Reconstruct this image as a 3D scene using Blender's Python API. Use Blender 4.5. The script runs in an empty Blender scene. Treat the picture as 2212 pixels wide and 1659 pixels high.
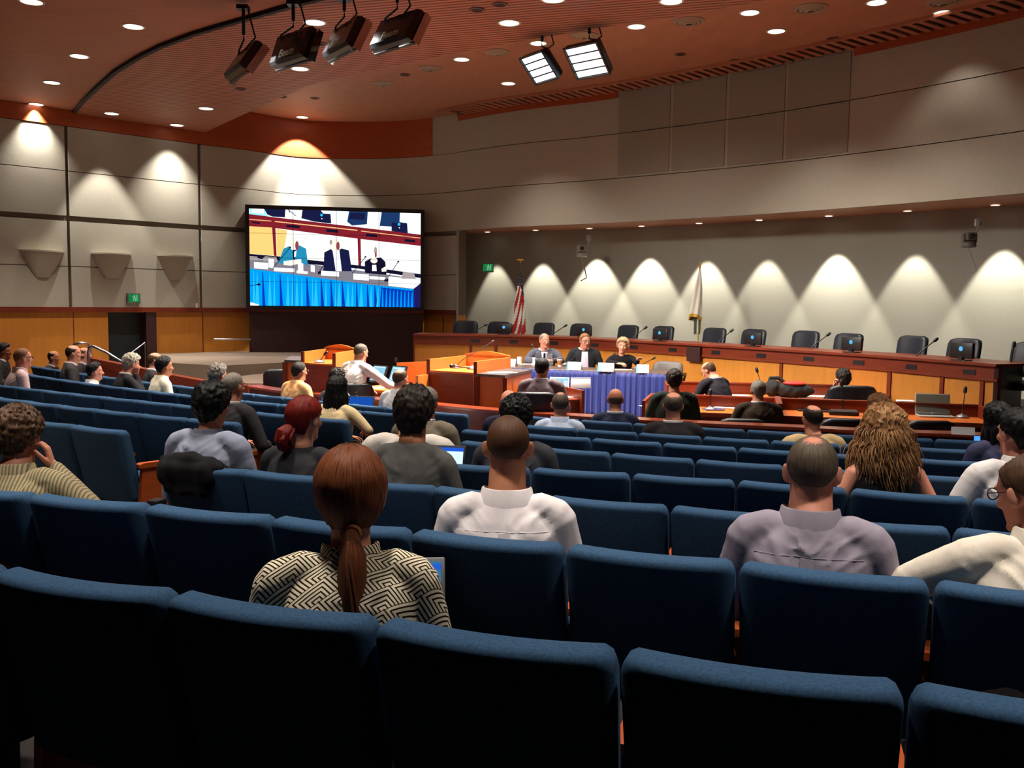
import bpy, math, random
import numpy as np
from mathutils import Vector, Matrix, noise

random.seed(7)
SC = bpy.context.scene
COL = SC.collection
PI = math.pi
# ---------------------------------------------------------------- camera
F, CX, CY = 2050.0, 1106.0, 829.5
ZC = 2.06
PITCH = math.atan((CY - 652.0) / F)
ROLL = 0.012
_c, _s = math.cos(ROLL), math.sin(ROLL)
_cp, _sp = math.cos(PITCH), math.sin(PITCH)


def ray(px, py):
    x = (px - CX) / F
    y = -(py - CY) / F
    x, y = x * _c - y * _s, x * _s + y * _c
    return Vector((x, _cp + y * _sp, -_sp + y * _cp))


def PY(px, py, Y):
    d = ray(px, py)
    p = d * (Y / d.y)
    return Vector((p.x, p.y, p.z + ZC))


def PZ(px, py, z):
    d = ray(px, py)
    p = d * ((z - ZC) / d.z)
    return Vector((p.x, p.y, p.z + ZC))


def proj(p):
    v = Vector(p) - Vector((0, 0, ZC))
    r = Vector((_c, _s * _sp, _s * _cp)); u = Vector((-_s, _c * _sp, _c * _cp)); f = Vector((0, _cp, -_sp))
    return (CX + F * v.dot(r) / v.dot(f), CY - F * v.dot(u) / v.dot(f))


cam_d = bpy.data.cameras.new('camera')
cam = bpy.data.objects.new('camera', cam_d)
COL.objects.link(cam)
cam_d.sensor_width = 36.0
cam_d.lens = 36.0 * F / 2212.0
cam_d.clip_start = 0.05
cam.matrix_world = Matrix(((_c, -_s, 0, 0), (_s * _sp, _c * _sp, -_cp, 0), (_s * _cp, _c * _cp, _sp, ZC), (0, 0, 0, 1)))
SC.camera = cam

# ---------------------------------------------------------------- materials
MATS = {}


def sub(nt, kind, **kw):
    n = nt.nodes.new(kind)
    for k, v in kw.items():
        if k in n.inputs:
            n.inputs[k].default_value = v
        else:
            setattr(n, k, v)
    return n


def mat(name, col, rough=0.6, metal=0.0, var=0.0, scale=(8, 8, 8), bump=0.0, coords='Object', spec=0.5, col2=None, detail=4, bscale=None, sheen=0.0, coat=0.0):
    """principled material; colour wanders towards col2 (or darker) with a stretched noise"""
    if name in MATS:
        return MATS[name]
    m = bpy.data.materials.new(name)
    m.use_nodes = True
    nt = m.node_tree
    b = nt.nodes['Principled BSDF']
    b.inputs['Base Color'].default_value = (*col, 1)
    b.inputs['Roughness'].default_value = rough
    b.inputs['Metallic'].default_value = metal
    b.inputs['Specular IOR Level'].default_value = spec
    if sheen:
        b.inputs['Sheen Weight'].default_value = sheen
    if coat:
        b.inputs['Coat Weight'].default_value = coat
        b.inputs['Coat Roughness'].default_value = 0.15
    if var or bump:
        tc = sub(nt, 'ShaderNodeTexCoord')
        mp = sub(nt, 'ShaderNodeMapping')
        mp.inputs['Scale'].default_value = scale
        nt.links.new(tc.outputs[coords], mp.inputs[0])
        nz = sub(nt, 'ShaderNodeTexNoise', Scale=1.0, Detail=detail, Roughness=0.6)
        nt.links.new(mp.outputs[0], nz.inputs['Vector'])
        if var:
            rp = sub(nt, 'ShaderNodeValToRGB')
            c2 = col2 or tuple(c * (1 - var) for c in col)
            rp.color_ramp.elements[0].position = 0.3
            rp.color_ramp.elements[1].position = 0.7
            rp.color_ramp.elements[0].color = (*c2, 1)
            rp.color_ramp.elements[1].color = (*col, 1)
            nt.links.new(nz.outputs['Fac'], rp.inputs[0])
            nt.links.new(rp.outputs[0], b.inputs['Base Color'])
        if bump:
            src = nz
            if bscale:
                mp2 = sub(nt, 'ShaderNodeMapping')
                mp2.inputs['Scale'].default_value = bscale
                nt.links.new(tc.outputs[coords], mp2.inputs[0])
                src = sub(nt, 'ShaderNodeTexNoise', Scale=1.0, Detail=2.0)
                nt.links.new(mp2.outputs[0], src.inputs['Vector'])
            bp = sub(nt, 'ShaderNodeBump', Strength=bump, Distance=0.01)
            nt.links.new(src.outputs['Fac'], bp.inputs['Height'])
            nt.links.new(bp.outputs[0], b.inputs['Normal'])
    MATS[name] = m
    return m


def emit(name, col, strength):
    if name in MATS:
        return MATS[name]
    m = bpy.data.materials.new(name)
    m.use_nodes = True
    nt = m.node_tree
    nt.nodes.remove(nt.nodes['Principled BSDF'])
    e = sub(nt, 'ShaderNodeEmission', Strength=strength)
    e.inputs['Color'].default_value = (*col, 1)
    nt.links.new(e.outputs[0], nt.nodes['Material Output'].inputs[0])
    MATS[name] = m
    return m


def S(h):
    """sRGB 0-255 triple -> linear"""
    return tuple(((c / 255) / 12.92 if c / 255 <= 0.04045 else ((c / 255 + 0.055) / 1.055) ** 2.4) for c in h)


# ---------------------------------------------------------------- mesh builder
class MB:
    def __init__(self):
        self.v, self.f, self.m, self.uv = [], [], [], {}

    def add(self, vs, fs, mi=0):
        o = len(self.v)
        self.v += [tuple(p) for p in vs]
        self.f += [tuple(i + o for i in q) for q in fs]
        self.m += [mi] * len(fs)
        return self

    def box(self, x0, x1, y0, y1, z0, z1, mi=0, M=None, bev=0.0):
        if bev > 0:
            bm_v = []
            b = bev
            # rounded box: loft of rounded rectangles along z
            def rr(ix, z):
                pts = []
                for (sx, sy, a0) in ((1, 1, 0), (-1, 1, 90), (-1, -1, 180), (1, -1, 270)):
                    cxx = (x1 - b if sx > 0 else x0 + b); cyy = (y1 - b if sy > 0 else y0 + b)
                    for k in range(4):
                        a = math.radians(a0 + 30 * k)
                        pts.append((cxx + (b - ix) * math.cos(a), cyy + (b - ix) * math.sin(a), z))
                return pts
            rings = [rr(b, z0), rr(b * .3, z0 + b * .3), rr(0, z0 + b), rr(0, z1 - b), rr(b * .3, z1 - b * .3), rr(b, z1)]
            if M is not None:
                rings = [[M @ Vector(p) for p in r] for r in rings]
            return self.loft(rings, mi)
        vs = [(x, y, z) for z in (z0, z1) for y in (y0, y1) for x in (x0, x1)]
        if M is not None:
            vs = [M @ Vector(p) for p in vs]
        return self.add(vs, [(0, 2, 3, 1), (4, 5, 7, 6), (0, 1, 5, 4), (2, 6, 7, 3), (0, 4, 6, 2), (1, 3, 7, 5)], mi)

    def loft(self, rings, mi=0, cap=True, closed=True):
        n = len(rings[0])
        vs = [p for r in rings for p in r]
        fs = []
        for i in range(len(rings) - 1):
            for j in range(n if closed else n - 1):
                k = (j + 1) % n
                fs.append((i * n + j, i * n + k, (i + 1) * n + k, (i + 1) * n + j))
        if cap:
            fs.append(tuple(range(n - 1, -1, -1)))
            fs.append(tuple((len(rings) - 1) * n + j for j in range(n)))
        return self.add(vs, fs, mi)

    def tube(self, pts, r, n=10, mi=0, round_ends=True):
        pts = [Vector(p) for p in pts]
        if not isinstance(r, (list, tuple)):
            r = [r] * len(pts)
        r = list(r)
        if round_ends:
            d0 = (pts[0] - pts[1]).normalized(); d1 = (pts[-1] - pts[-2]).normalized()
            ex0 = [(pts[0] + d0 * r[0] * a, r[0] * b) for a, b in ((.95, .3), (.7, .7))]
            ex1 = [(pts[-1] + d1 * r[-1] * a, r[-1] * b) for a, b in ((.7, .7), (.95, .3))]
            P = [e[0] for e in ex0] + pts + [e[0] for e in ex1]
            R = [e[1] for e in ex0] + r + [e[1] for e in ex1]
        else:
            P, R = pts, r
        rings = []
        up = None
        for i, p in enumerate(P):
            a = P[max(i - 1, 0)]; b = P[min(i + 1, len(P) - 1)]
            t = (b - a).normalized()
            if up is None:
                up = Vector((0, 0, 1)) if abs(t.z) < .9 else Vector((1, 0, 0))
            x = t.cross(up).normalized()
            up = x.cross(t).normalized()
            rings.append([p + (x * math.cos(2 * PI * k / n) + up * math.sin(2 * PI * k / n)) * R[i] for k in range(n)])
        return self.loft(rings, mi)

    def ell(self, c, r, n=16, m=10, mi=0, M=None):
        rings = []
        for i in range(1, m):
            a = PI * i / m
            ring = []
            for k in range(n):
                b = 2 * PI * k / n
                p = Vector((r[0] * math.sin(a) * math.cos(b), r[1] * math.sin(a) * math.sin(b), -r[2] * math.cos(a)))
                if M is not None:
                    p = M @ p
                ring.append(p + Vector(c))
            rings.append(ring)
        return self.loft(rings, mi)

    def lathe(self, prof, c=(0, 0, 0), n=24, mi=0, cap=True):
        rings = [[(c[0] + r * math.cos(2 * PI * k / n), c[1] + r * math.sin(2 * PI * k / n), c[2] + z) for k in range(n)] for r, z in prof]
        return self.loft(rings, mi, cap)

    def prism(self, poly, z0, z1, mi=0):
        """poly: xy list, extruded in z"""
        return self.loft([[(x, y, z0) for x, y in poly], [(x, y, z1) for x, y in poly]], mi)

    def quad(self, a, b, c, d, mi=0):
        return self.add([a, b, c, d], [(0, 1, 2, 3)], mi)

    def rings_ell(self, rs, n=24, mi=0, M=None):
        """rs: (z, halfx, halfy, yc[, xc]) stacked ellipses"""
        rings = []
        for q in rs:
            z, hx, hy, yc = q[:4]
            xc = q[4] if len(q) > 4 else 0
            rings.append([(xc + hx * math.cos(2 * PI * k / n), yc + hy * math.sin(2 * PI * k / n), z) for k in range(n)])
        if M is not None:
            rings = [[M @ Vector(p) for p in r] for r in rings]
        return self.loft(rings, mi)

    def xf(self, M):
        self.v = [tuple(M @ Vector(p)) for p in self.v]
        return self

    def mesh(self, name, mats, smooth=True, fix=True):
        me = bpy.data.meshes.new(name)
        me.from_pydata(self.v, [], self.f)
        if not isinstance(mats, (list, tuple)):
            mats = [mats]
        for m in mats:
            me.materials.append(m)
        if len(mats) > 1:
            me.polygons.foreach_set('material_index', self.m)
        if fix:
            import bmesh
            bm = bmesh.new(); bm.from_mesh(me)
            bmesh.ops.recalc_face_normals(bm, faces=bm.faces)
            bm.to_mesh(me); bm.free()
        if smooth:
            me.shade_smooth()
            me.set_sharp_from_angle(angle=math.radians(40))
        me.update()
        return me

    def build(self, name, mats, parent=None, smooth=True, loc=None, fix=True):
        o = bpy.data.objects.new(name, self.mesh(name, mats, smooth, fix))
        COL.objects.link(o)
        if parent is not None:
            o.parent = parent
        if loc is not None:
            o.location = loc
        return o


def tag(o, label=None, cat=None, group=None, kind=None):
    if label: o['label'] = label
    if cat: o['category'] = cat
    if group: o['group'] = group
    if kind: o['kind'] = kind
    return o


def empty(name, loc=(0, 0, 0), rz=0.0, label=None, cat=None, group=None):
    o = bpy.data.objects.new(name, None)
    o.empty_display_size = 0.1
    COL.objects.link(o)
    o.location = loc
    o.rotation_euler = (0, 0, rz)
    return tag(o, label, cat, group)


def struct(o):
    o['kind'] = 'structure'
    return o


def dup(root, loc=None, rz=None, label=None, group=None, kids=None):
    r = root.copy(); COL.objects.link(r)
    if loc is not None: r.location = loc
    if rz is not None: r.rotation_euler = (0, 0, rz)
    if label: r['label'] = label
    if group: r['group'] = group
    for ch in list(root.children):
        if kids and ch.name.split('.')[0] not in kids:
            continue
        c = ch.copy(); COL.objects.link(c); c.parent = r
        for g in ch.children:
            d = g.copy(); COL.objects.link(d); d.parent = c
    return r


def yaw_to(dx, dy):
    """z rotation that turns local +y to (dx,dy)"""
    return math.atan2(-dx, dy)


ORD = ['', 'first', 'second', 'third', 'fourth', 'fifth', 'sixth', 'seventh', 'eighth', 'ninth', 'tenth', 'eleventh', 'twelfth', 'thirteenth',
       'fourteenth', 'fifteenth', 'sixteenth', 'seventeenth', 'eighteenth', 'nineteenth', 'twentieth']


def spot(name, loc, target, power, size, blend=0.3, col=(1, .9, .75), rad=0.05):
    l = bpy.data.lights.new(name, 'SPOT')
    l.energy = power; l.spot_size = math.radians(size); l.spot_blend = blend; l.color = col; l.shadow_soft_size = rad
    o = bpy.data.objects.new(name, l); COL.objects.link(o)
    o.location = loc
    d = Vector(target) - Vector(loc)
    o.rotation_euler = d.to_track_quat('-Z', 'Y').to_euler()
    return o


def remesh(mb, voxel, smooth=6, sfac=0.5):
    """merge the overlapping closed shells of mb into one skin; returns (verts Nx3, faces)"""
    me = mb.mesh('tmp', MATS_TMP, smooth=False)
    o = bpy.data.objects.new('tmp', me); COL.objects.link(o)
    r = o.modifiers.new('r', 'REMESH'); r.mode = 'VOXEL'; r.voxel_size = voxel
    if smooth:
        s = o.modifiers.new('s', 'SMOOTH'); s.factor = sfac; s.iterations = smooth
    dg = bpy.context.evaluated_depsgraph_get()
    ev = o.evaluated_get(dg)
    m2 = ev.to_mesh()
    n = len(m2.vertices)
    co = np.empty(n * 3, dtype=np.float32); m2.vertices.foreach_get('co', co)
    fs = [tuple(p.vertices) for p in m2.polygons]
    nr = np.empty(n * 3, dtype=np.float32); m2.vertices.foreach_get('normal', nr)
    ev.to_mesh_clear()
    bpy.data.objects.remove(o); bpy.data.meshes.remove(me)
    return co.reshape(-1, 3), fs, nr.reshape(-1, 3)


MATS_TMP = mat('skin_base', (0.5, 0.3, 0.2))
# ================================================================ the room shell
M_FAB = mat('wall_fabric', S((166, 160, 146)), 0.95, var=0.16, scale=(60, 60, 60), bump=0.15, spec=0.2)
M_FAB2 = mat('wall_grille_cloth', S((142, 136, 124)), 0.95, var=0.12, scale=(80, 80, 80), spec=0.2)
M_ALC = mat('alcove_fabric', S((166, 163, 150)), 0.95, var=0.07, scale=(50, 50, 50), bump=0.12, spec=0.2)
M_JOINT = mat('wall_joint_dark', S((104, 92, 80)), 0.9)
M_ORW = mat('fascia_wood', S((160, 74, 36)), 0.5, var=0.25, scale=(3, 3, 30), spec=0.3)
M_PANEL = mat('maple_panel', S((190, 122, 44)), 0.45, var=0.18, scale=(14, 14, 1.6), spec=0.4)
M_RED = mat('cherry_wood', S((118, 44, 20)), 0.4, var=0.3, scale=(3, 3, 22), spec=0.4)
M_CEIL = mat('ceiling_wood', S((170, 110, 82)), 0.6, var=0.16, scale=(1.2, 9, 9), spec=0.25)
M_CEIL2 = mat('ceiling_wood_smooth', S((176, 118, 88)), 0.6, var=0.16, scale=(5, 2, 5), spec=0.25)
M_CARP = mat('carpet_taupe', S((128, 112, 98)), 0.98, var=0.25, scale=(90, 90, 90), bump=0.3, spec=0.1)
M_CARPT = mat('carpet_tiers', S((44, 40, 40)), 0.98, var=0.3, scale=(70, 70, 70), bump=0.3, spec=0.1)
M_CARPD = mat('carpet_stage', S((158, 142, 130)), 0.98, var=0.3, scale=(70, 70, 70), bump=0.3, spec=0.1)  # mostly unseen floor, tone raised to bounce light up to walls and ceiling
M_DARK = mat('dark_void', S((24, 22, 24)), 0.8)
M_DKWOOD = mat('dark_stained_wood', S((52, 26, 26)), 0.45, var=0.25, scale=(4, 4, 24), spec=0.4)
M_BLACK = mat('black_plastic', S((20, 20, 22)), 0.4)
M_CHROME = mat('brushed_steel', S((200, 200, 205)), 0.25, metal=1.0)
M_WHITE = mat('white_trim', S((225, 222, 214)), 0.5)

# grooved strips on the low ceiling
def grooved(name, col, dark, scale, rot):
    m = mat(name, col, 0.6, spec=0.25)
    nt = m.node_tree; b = nt.nodes['Principled BSDF']
    tc = sub(nt, 'ShaderNodeTexCoord'); mp = sub(nt, 'ShaderNodeMapping')
    mp.inputs['Rotation'].default_value = (0, 0, rot)
    w = sub(nt, 'ShaderNodeTexWave', Scale=scale); w.bands_direction = 'Y'
    nt.links.new(tc.outputs['Object'], mp.inputs[0]); nt.links.new(mp.outputs[0], w.inputs['Vector'])
    r = sub(nt, 'ShaderNodeValToRGB')
    r.color_ramp.elements[0].position = .25; r.color_ramp.elements[1].position = .5
    r.color_ramp.elements[0].color = (*dark, 1); r.color_ramp.elements[1].color = (*col, 1)
    nt.links.new(w.outputs['Color'], r.inputs[0]); nt.links.new(r.outputs[0], b.inputs['Base Color'])
    return m


M_GROOVE = grooved('ceiling_wood_grooved', S((176, 110, 82)), S((100, 56, 40)), 3.2, 0.30)


def catmull(pts, n=8):
    P = [Vector((p[0], p[1])) for p in pts]
    P = [2 * P[0] - P[1]] + P + [2 * P[-1] - P[-2]]
    out = []
    for i in range(1, len(P) - 2):
        a, b, c, d = P[i - 1:i + 3]
        for k in range(n):
            t = k / n
            out.append(.5 * ((2 * b) + (c - a) * t + (2 * a - 5 * b + 4 * c - d) * t * t + (3 * b - a - 3 * c + d) * t ** 3))
    out.append(P[-2])
    return out


def hx(px, Y):
    p = PY(px, 652 + ROLL * (px - CX), Y)
    return (p.x, p.y)


def ribbon(mb, pts, o0, o1, z0, z1, mi=0):
    """a solid strip along a plan path; offsets are measured towards the room (to the viewer's side)"""
    n = len(pts); rings = []
    for i, p in enumerate(pts):
        t = (pts[min(i + 1, n - 1)] - pts[max(i - 1, 0)]).normalized()
        nn = Vector((t.y, -t.x))
        a = p + nn * o0; b = p + nn * o1
        rings.append([(a.x, a.y, z0), (b.x, b.y, z0), (b.x, b.y, z1), (a.x, a.y, z1)])
    mb.loft(rings, mi)


def cut(pts, xa, xb):
    """piece of a path between two picture columns"""
    def at(px):
        best = None
        for i in range(len(pts) - 1):
            a, b = pts[i], pts[i + 1]
            pa = proj((a.x, a.y, 2.06))[0]; pb = proj((b.x, b.y, 2.06))[0]
            if pa <= px <= pb:
                return i, a.lerp(b, (px - pa) / (pb - pa))
        return (0, pts[0]) if px < proj((pts[0].x, pts[0].y, 2.06))[0] else (len(pts) - 2, pts[-1])
    i, p = at(xa); j, q = at(xb)
    return [p] + pts[i + 1:j + 1] + [q]


_a = Vector(hx(0, 18.3)); _b = Vector(hx(425, 21.2))
_ext = _a + (_a - _b) * 1.3
WALL = catmull([_ext, _a, _a.lerp(_b, .5), _b, hx(530, 21.95), hx(640, 22.95), hx(750, 23.15), hx(860, 22.95), hx(935, 22.5), hx(990, 22.0), hx(1106, 20.85),
                hx(1326, 19.4), hx(1691, 16.9), hx(2212, 13.6), hx(2600, 11.3)], 8)
LEFT = cut(WALL, -900, 990)
UPPER = cut(WALL, 990, 2600)
ALC = catmull([hx(968, 24.2), hx(1106, 22.95), hx(1326, 21.5), hx(1691, 18.85), hx(2212, 15.5), hx(2600, 13.2)], 8)
ZLOW, ZHIGH = 5.75, 6.29

# ---- left wall and screen wall
mb = MB()
ribbon(mb, cut(LEFT, -900, 232), -.25, 0, 0, 1.74, 2)
ribbon(mb, cut(LEFT, 333, 990), -.25, 0, 0, 1.74, 2)
ribbon(mb, LEFT, -.25, -.0, 1.74, ZHIGH + .05, 1)
ribbon(mb, LEFT, 0, .07, 1.745, 1.85, 3)
for a, b in ((-900, 146), (153, 429), (436, 990)):
    seg = cut(LEFT, a, b)
    for z0, z1 in ((1.85, 2.655), (2.67, 3.565), (3.67, 4.545), (4.56, 5.42)):
        ribbon(mb, seg, 0, .06, z0, z1, 0)
struct(mb.build('wall_left', [M_FAB, M_JOINT, M_PANEL, M_RED]))
mb = MB()
ribbon(mb, cut(LEFT, -900, 425), 0, .075, 5.43, ZLOW, 0)
ribbon(mb, cut(LEFT, 425, 936), 0, .075, 5.43, ZHIGH, 0)
struct(mb.build('trim_1', [M_ORW]))
mb = MB()
seg = cut(LEFT, 936, 990)
ribbon(mb, seg, 0, .06, 5.43, ZHIGH, 0)
struct(mb.build('wall_corner', [M_FAB]))
# thin joints of the lower panelling
mb = MB()
for px in (157, 437, 958):
    p = cut(LEFT, px - 1, px + 1)
    ribbon(mb, p, 0, .004, 0.1, 1.74, 0)
struct(mb.build('trim_2', [M_RED]))
# door with its dark reveal and a stained jamb
mb = MB()
ribbon(mb, cut(LEFT, 228, 318), -.30, -.24, 0, 1.745, 0)
struct(mb.build('door_1', [mat('door_dark', S((22, 34, 38)), 0.5)]))
mb = MB()
ribbon(mb, cut(LEFT, 312, 334), -.25, .06, 0, 1.745, 0)
struct(mb.build('trim_3', [M_DKWOOD]))

# ---- the overhanging upper wall on the right
mb = MB()
ribbon(mb, UPPER, -.2, -.0, 3.72, ZHIGH + .05, 1)
for z0, z1 in ((3.68, 4.545), (4.56, 5.425), (5.44, ZHIGH)):
    ribbon(mb, UPPER, 0, .06, z0, z1, 0)
struct(mb.build('wall_upper', [M_FAB, M_JOINT]))
mb = MB()
ribbon(mb, cut(UPPER, 991, 1330), .06, .075, 6.13, ZHIGH, 0)
ribbon(mb, cut(UPPER, 1828, 2600), .06, .075, 6.13, ZHIGH, 0)
struct(mb.build('trim_4', [M_ORW]))
# speaker grille cloth panels let into the upper wall
k = 0
for r, (z0, z1, rn) in enumerate(((4.60, 5.42, 'lower'), (5.45, 6.22, 'upper'))):
    for c, (a, b) in enumerate(((1332, 1441), (1447, 1559), (1566, 1684), (1690, 1822))):
        mb = MB(); ribbon(mb, cut(UPPER, a, b), .06, .075, z0, z1, 0)
        o = mb.build('acoustic_panel', [M_FAB2])
        o.name = 'wall_cloth_panel'; struct(o)

# ---- alcove behind the dais
mb = MB()
ribbon(mb, ALC, -.2, 0, 0, 3.72, 0)
struct(mb.build('wall_alcove', [M_ALC]))
mb = MB()
e = UPPER[0]; a0 = ALC[0]
ribbon(mb, [Vector((e.x - .02, e.y - .075)), Vector((a0.x + .05, a0.y))], -.02, .03, 0, 3.72, 0)
struct(mb.build('wall_return', [M_FAB]))
# soffit of the alcove
mb = MB()
n = 40
lo = [UPPER[int(i * (len(UPPER) - 1) / n)] for i in range(n + 1)]
hi = [ALC[int(i * (len(ALC) - 1) / n)] for i in range(n + 1)]
vs, fs = [], []
for z in (3.72, 3.74):
    for a, b in zip(lo, hi):
        vs += [(a.x, a.y - .02, z), (b.x, b.y + .1, z)]
for i in range(n):
    for q in (0, 2 * (n + 1)):
        fs.append((q + 2 * i, q + 2 * i + 2, q + 2 * i + 3, q + 2 * i + 1))
mb.add(vs, fs)
struct(mb.build('ceiling_alcove', [M_CEIL2], fix=False))

# ---- ceilings
edge = [PZ(x, y, ZLOW) for x, y in ((423, 291), (470, 268), (515, 247), (588, 213), (660, 181), (745, 158), (838, 137), (970, 110), (1100, 85), (1306, 50), (1480, 24), (1606, 0))]
edge = [(p.x, p.y) for p in edge] + [(5.5, 10.6), (9.5, 8.8), (13, 7)]
lw = [(p.x, p.y + .1) for p in cut(LEFT, -900, 425)]
low = edge + [(13, -4), (-16, -4), lw[0]] + lw[1:-1]
mb = MB(); mb.prism(low, ZLOW, ZHIGH)
struct(mb.build('ceiling_low', [M_CEIL], smooth=False))
curve = [PZ(x, y, ZLOW) for x, y in ((160, 241), (180, 217), (212, 186), (250, 152), (300, 121), (350, 96), (425, 68), (500, 46), (640, 6), (760, -26), (900, -60))]
curve = [(p.x, p.y) for p in curve]
mid = [p for p in lw if p[0] > curve[0][0] + .05]
right = curve[::-1] + mid[:-1] + edge[:-1] + [(12.9, 7.02), (12.9, -3.9), (-1.6, -3.9)]
mb = MB(); mb.prism(right, ZLOW - .05, ZLOW)
struct(mb.build('ceiling_grooved', [M_GROOVE], smooth=False))
mb = MB()
cp = [Vector(p) for p in curve]
ribbon(mb, cp, -.02, .05, ZLOW - .052, ZLOW + .01, 0)
struct(mb.build('trim_5', [M_DARK]))
# high ceiling
hi_poly = [(p.x, p.y + .1) for p in WALL if p.x > -8.2]
hi_poly = hi_poly + [(13, 8), (13, 6.5)] + [(9.5, 8.0), (2, 10), (-2, 12.5), (-9, 18)]
mb = MB(); mb.prism(hi_poly, ZHIGH, ZHIGH + .1)
struct(mb.build('ceiling_high', [M_CEIL2], smooth=False))
# slatted air grille along the upper wall
mb = MB()
ribbon(mb, UPPER, .06, .68, ZHIGH - .012, ZHIGH - .002, 0); ribbon(mb, UPPER, .66, .72, ZHIGH - .05, ZHIGH - .002, 1)
acc = 0.0; step = .19
for i in range(len(UPPER) - 1):
    a, b = UPPER[i], UPPER[i + 1]; L = (b - a).length; t = (b - a).normalized(); nn = Vector((t.y, -t.x))
    while acc < L:
        p = a + t * acc
        M = Matrix(((t.x, nn.x, 0, p.x), (t.y, nn.y, 0, p.y), (0, 0, 1, 0), (0, 0, 0, 1)))
        mb.box(-.048, .048, .07, .66, ZHIGH - .05, ZHIGH - .02, 1, M)
        acc += step
    acc -= L
struct(mb.build('trim_6', [M_DARK, M_CEIL], smooth=False))

# ---- floor of the well, stage platform, side landings
mb = MB(); mb.box(-16, 14, 5, 27, -.12, 0)
struct(mb.build('floor', [M_CARPD], smooth=False))
mb = MB()
p1, p2, p3 = PZ(372, 784, .85), PZ(430, 800, .85), PZ(900, 800, .85)
lw2 = [(p.x, p.y) for p in cut(LEFT, 335, 700)]
mb.prism([(p1.x, p1.y), (p2.x, p2.y + 1.2), (-3.4, 19.3)] + [(-3.4, 22.4)] + lw2[::-1], 0, .85)
struct(mb.build('floor_landing', [M_CARP], smooth=False))
mb = MB()
mb.prism([(-5.3, 15.7), (-3.3, 15.7), (-2.9, 18.0), (-4.6, 18.4)], 0, .66)
struct(mb.build('floor_ramp', [M_CARP], smooth=False))
mb = MB()
mb.prism([(-1.6, 14.9), (3.2, 14.3), (6.2, 10.6), (9.5, 9.6), (9.8, 12), (7.6, 15.6), (4.0, 19.5), (-1.6, 21.6)], 0, .26)
struct(mb.build('floor_stage', [M_CARPD], smooth=False))
# world: the little stray light of the dark half of the hall behind the camera
w = bpy.data.worlds.new('world'); SC.world = w; w.use_nodes = True
w.node_tree.nodes['Background'].inputs[0].default_value = (1.0, .85, .72, 1)
w.node_tree.nodes['Background'].inputs[1].default_value = 0.004
SC.view_settings.view_transform = 'Standard'
try:
    SC.view_settings.look = 'None'
except Exception:
    pass
SC.view_settings.gamma = 1.0
SC.view_settings.use_curve_mapping = False
SC.view_settings.exposure = 0.0
# ================================================================ audience seating
def fabric(name, c1, c2, sheen):
    m = mat(name, c1, 0.95, var=0.3, scale=(120, 120, 120), col2=c2, spec=0.08, sheen=sheen, bump=0.10, bscale=(420, 420, 420))
    return m


M_SEAT = fabric('navy_upholstery', S((55, 82, 110)), S((41, 64, 90)), 0.0)
M_ARM = mat('armrest_wood', S((168, 76, 34)), 0.35, var=0.2, scale=(4, 4, 20), spec=0.5)
M_LEGM = mat('seat_steel_black', S((26, 26, 28)), 0.5, metal=0.3)
PITCHX = 0.56

HR = {1: .72, 2: .80, 3: .87, 4: .925, 5: .985, 6: 1.05, 7: 1.125, 8: 1.2}
SEATH = 0.86
ROWPX = {
    (1, 'c'): [(0, 1235), (370, 1283), (805, 1345), (1325, 1412), (1950, 1487)],
    (2, 'c'): [(0, 1058), (130, 1081), (335, 1095), (585, 1118), (885, 1147), (1222, 1178), (1600, 1216), (2025, 1263)],
    (3, 'c'): [(350, 1003), (570, 1017), (840, 1045), (935, 1054), (1192, 1072), (1457, 1094), (1612, 1111), (1830, 1126), (2092, 1144)],
    (4, 'l'): [(48, 905), (143, 917.7), (256, 930)],
    (4, 'c'): [(960, 1002), (1155, 1012), (1366, 1026.5), (1596, 1039), (1855, 1057), (2118, 1080)],
    (5, 'l'): [(46, 864.6), (115, 874.7), (203, 883.5), (295, 893.7), (399, 902.5), (499, 913)],
    (5, 'c'): [(1153, 965.5), (1318, 979), (1502, 993), (2028, 1028), (2112, 1035)],
    (6, 'l'): [(0, 832), (124, 845.6), (253, 861), (408, 876), (549, 890), (745, 908)],
    (6, 'c'): [(1004, 927.6), (1150, 940), (1277, 947), (1431, 957), (1595, 968), (1996, 990), (2121, 1001)],
    (7, 'l'): [(65, 809), (127, 818), (253, 838), (415, 854), (523, 865), (597, 871), (779, 889)],
    (7, 'c'): [(1247, 926.5), (1379, 935.5), (1520, 943), (1667, 952), (1822, 962), (1994, 966), (2143, 975)],
    (8, 'l'): [(80, 792), (375, 832), (531, 849), (596, 856), (755, 874), (950, 890)],
    (8, 'c'): [(1253, 908), (1364, 913), (1519, 922.7), (1601, 929), (1817, 940), (2003, 948), (2135, 953)],
}
# (left limit px, right limit px, a column where one seat starts)
ROWX = {
    (1, 'c'): (-330, 2240, 802), (2, 'c'): (-130, 2215, 882), (3, 'c'): (352, 2200, 930, 353), (4, 'l'): (-20, 262, 262), (4, 'c'): (700, 2230, 1362),
    (5, 'l'): (-30, 520, 399), (5, 'c'): (905, 2200, 1316), (6, 'l'): (-30, 748, 748), (6, 'c'): (1003, 2215, 1275), (7, 'l'): (20, 925, 779),
    (7, 'c'): (1040, 2230, 1245), (8, 'l'): (60, 1007, 1007), (8, 'c'): (1150, 2225, 1251),
}


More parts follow.
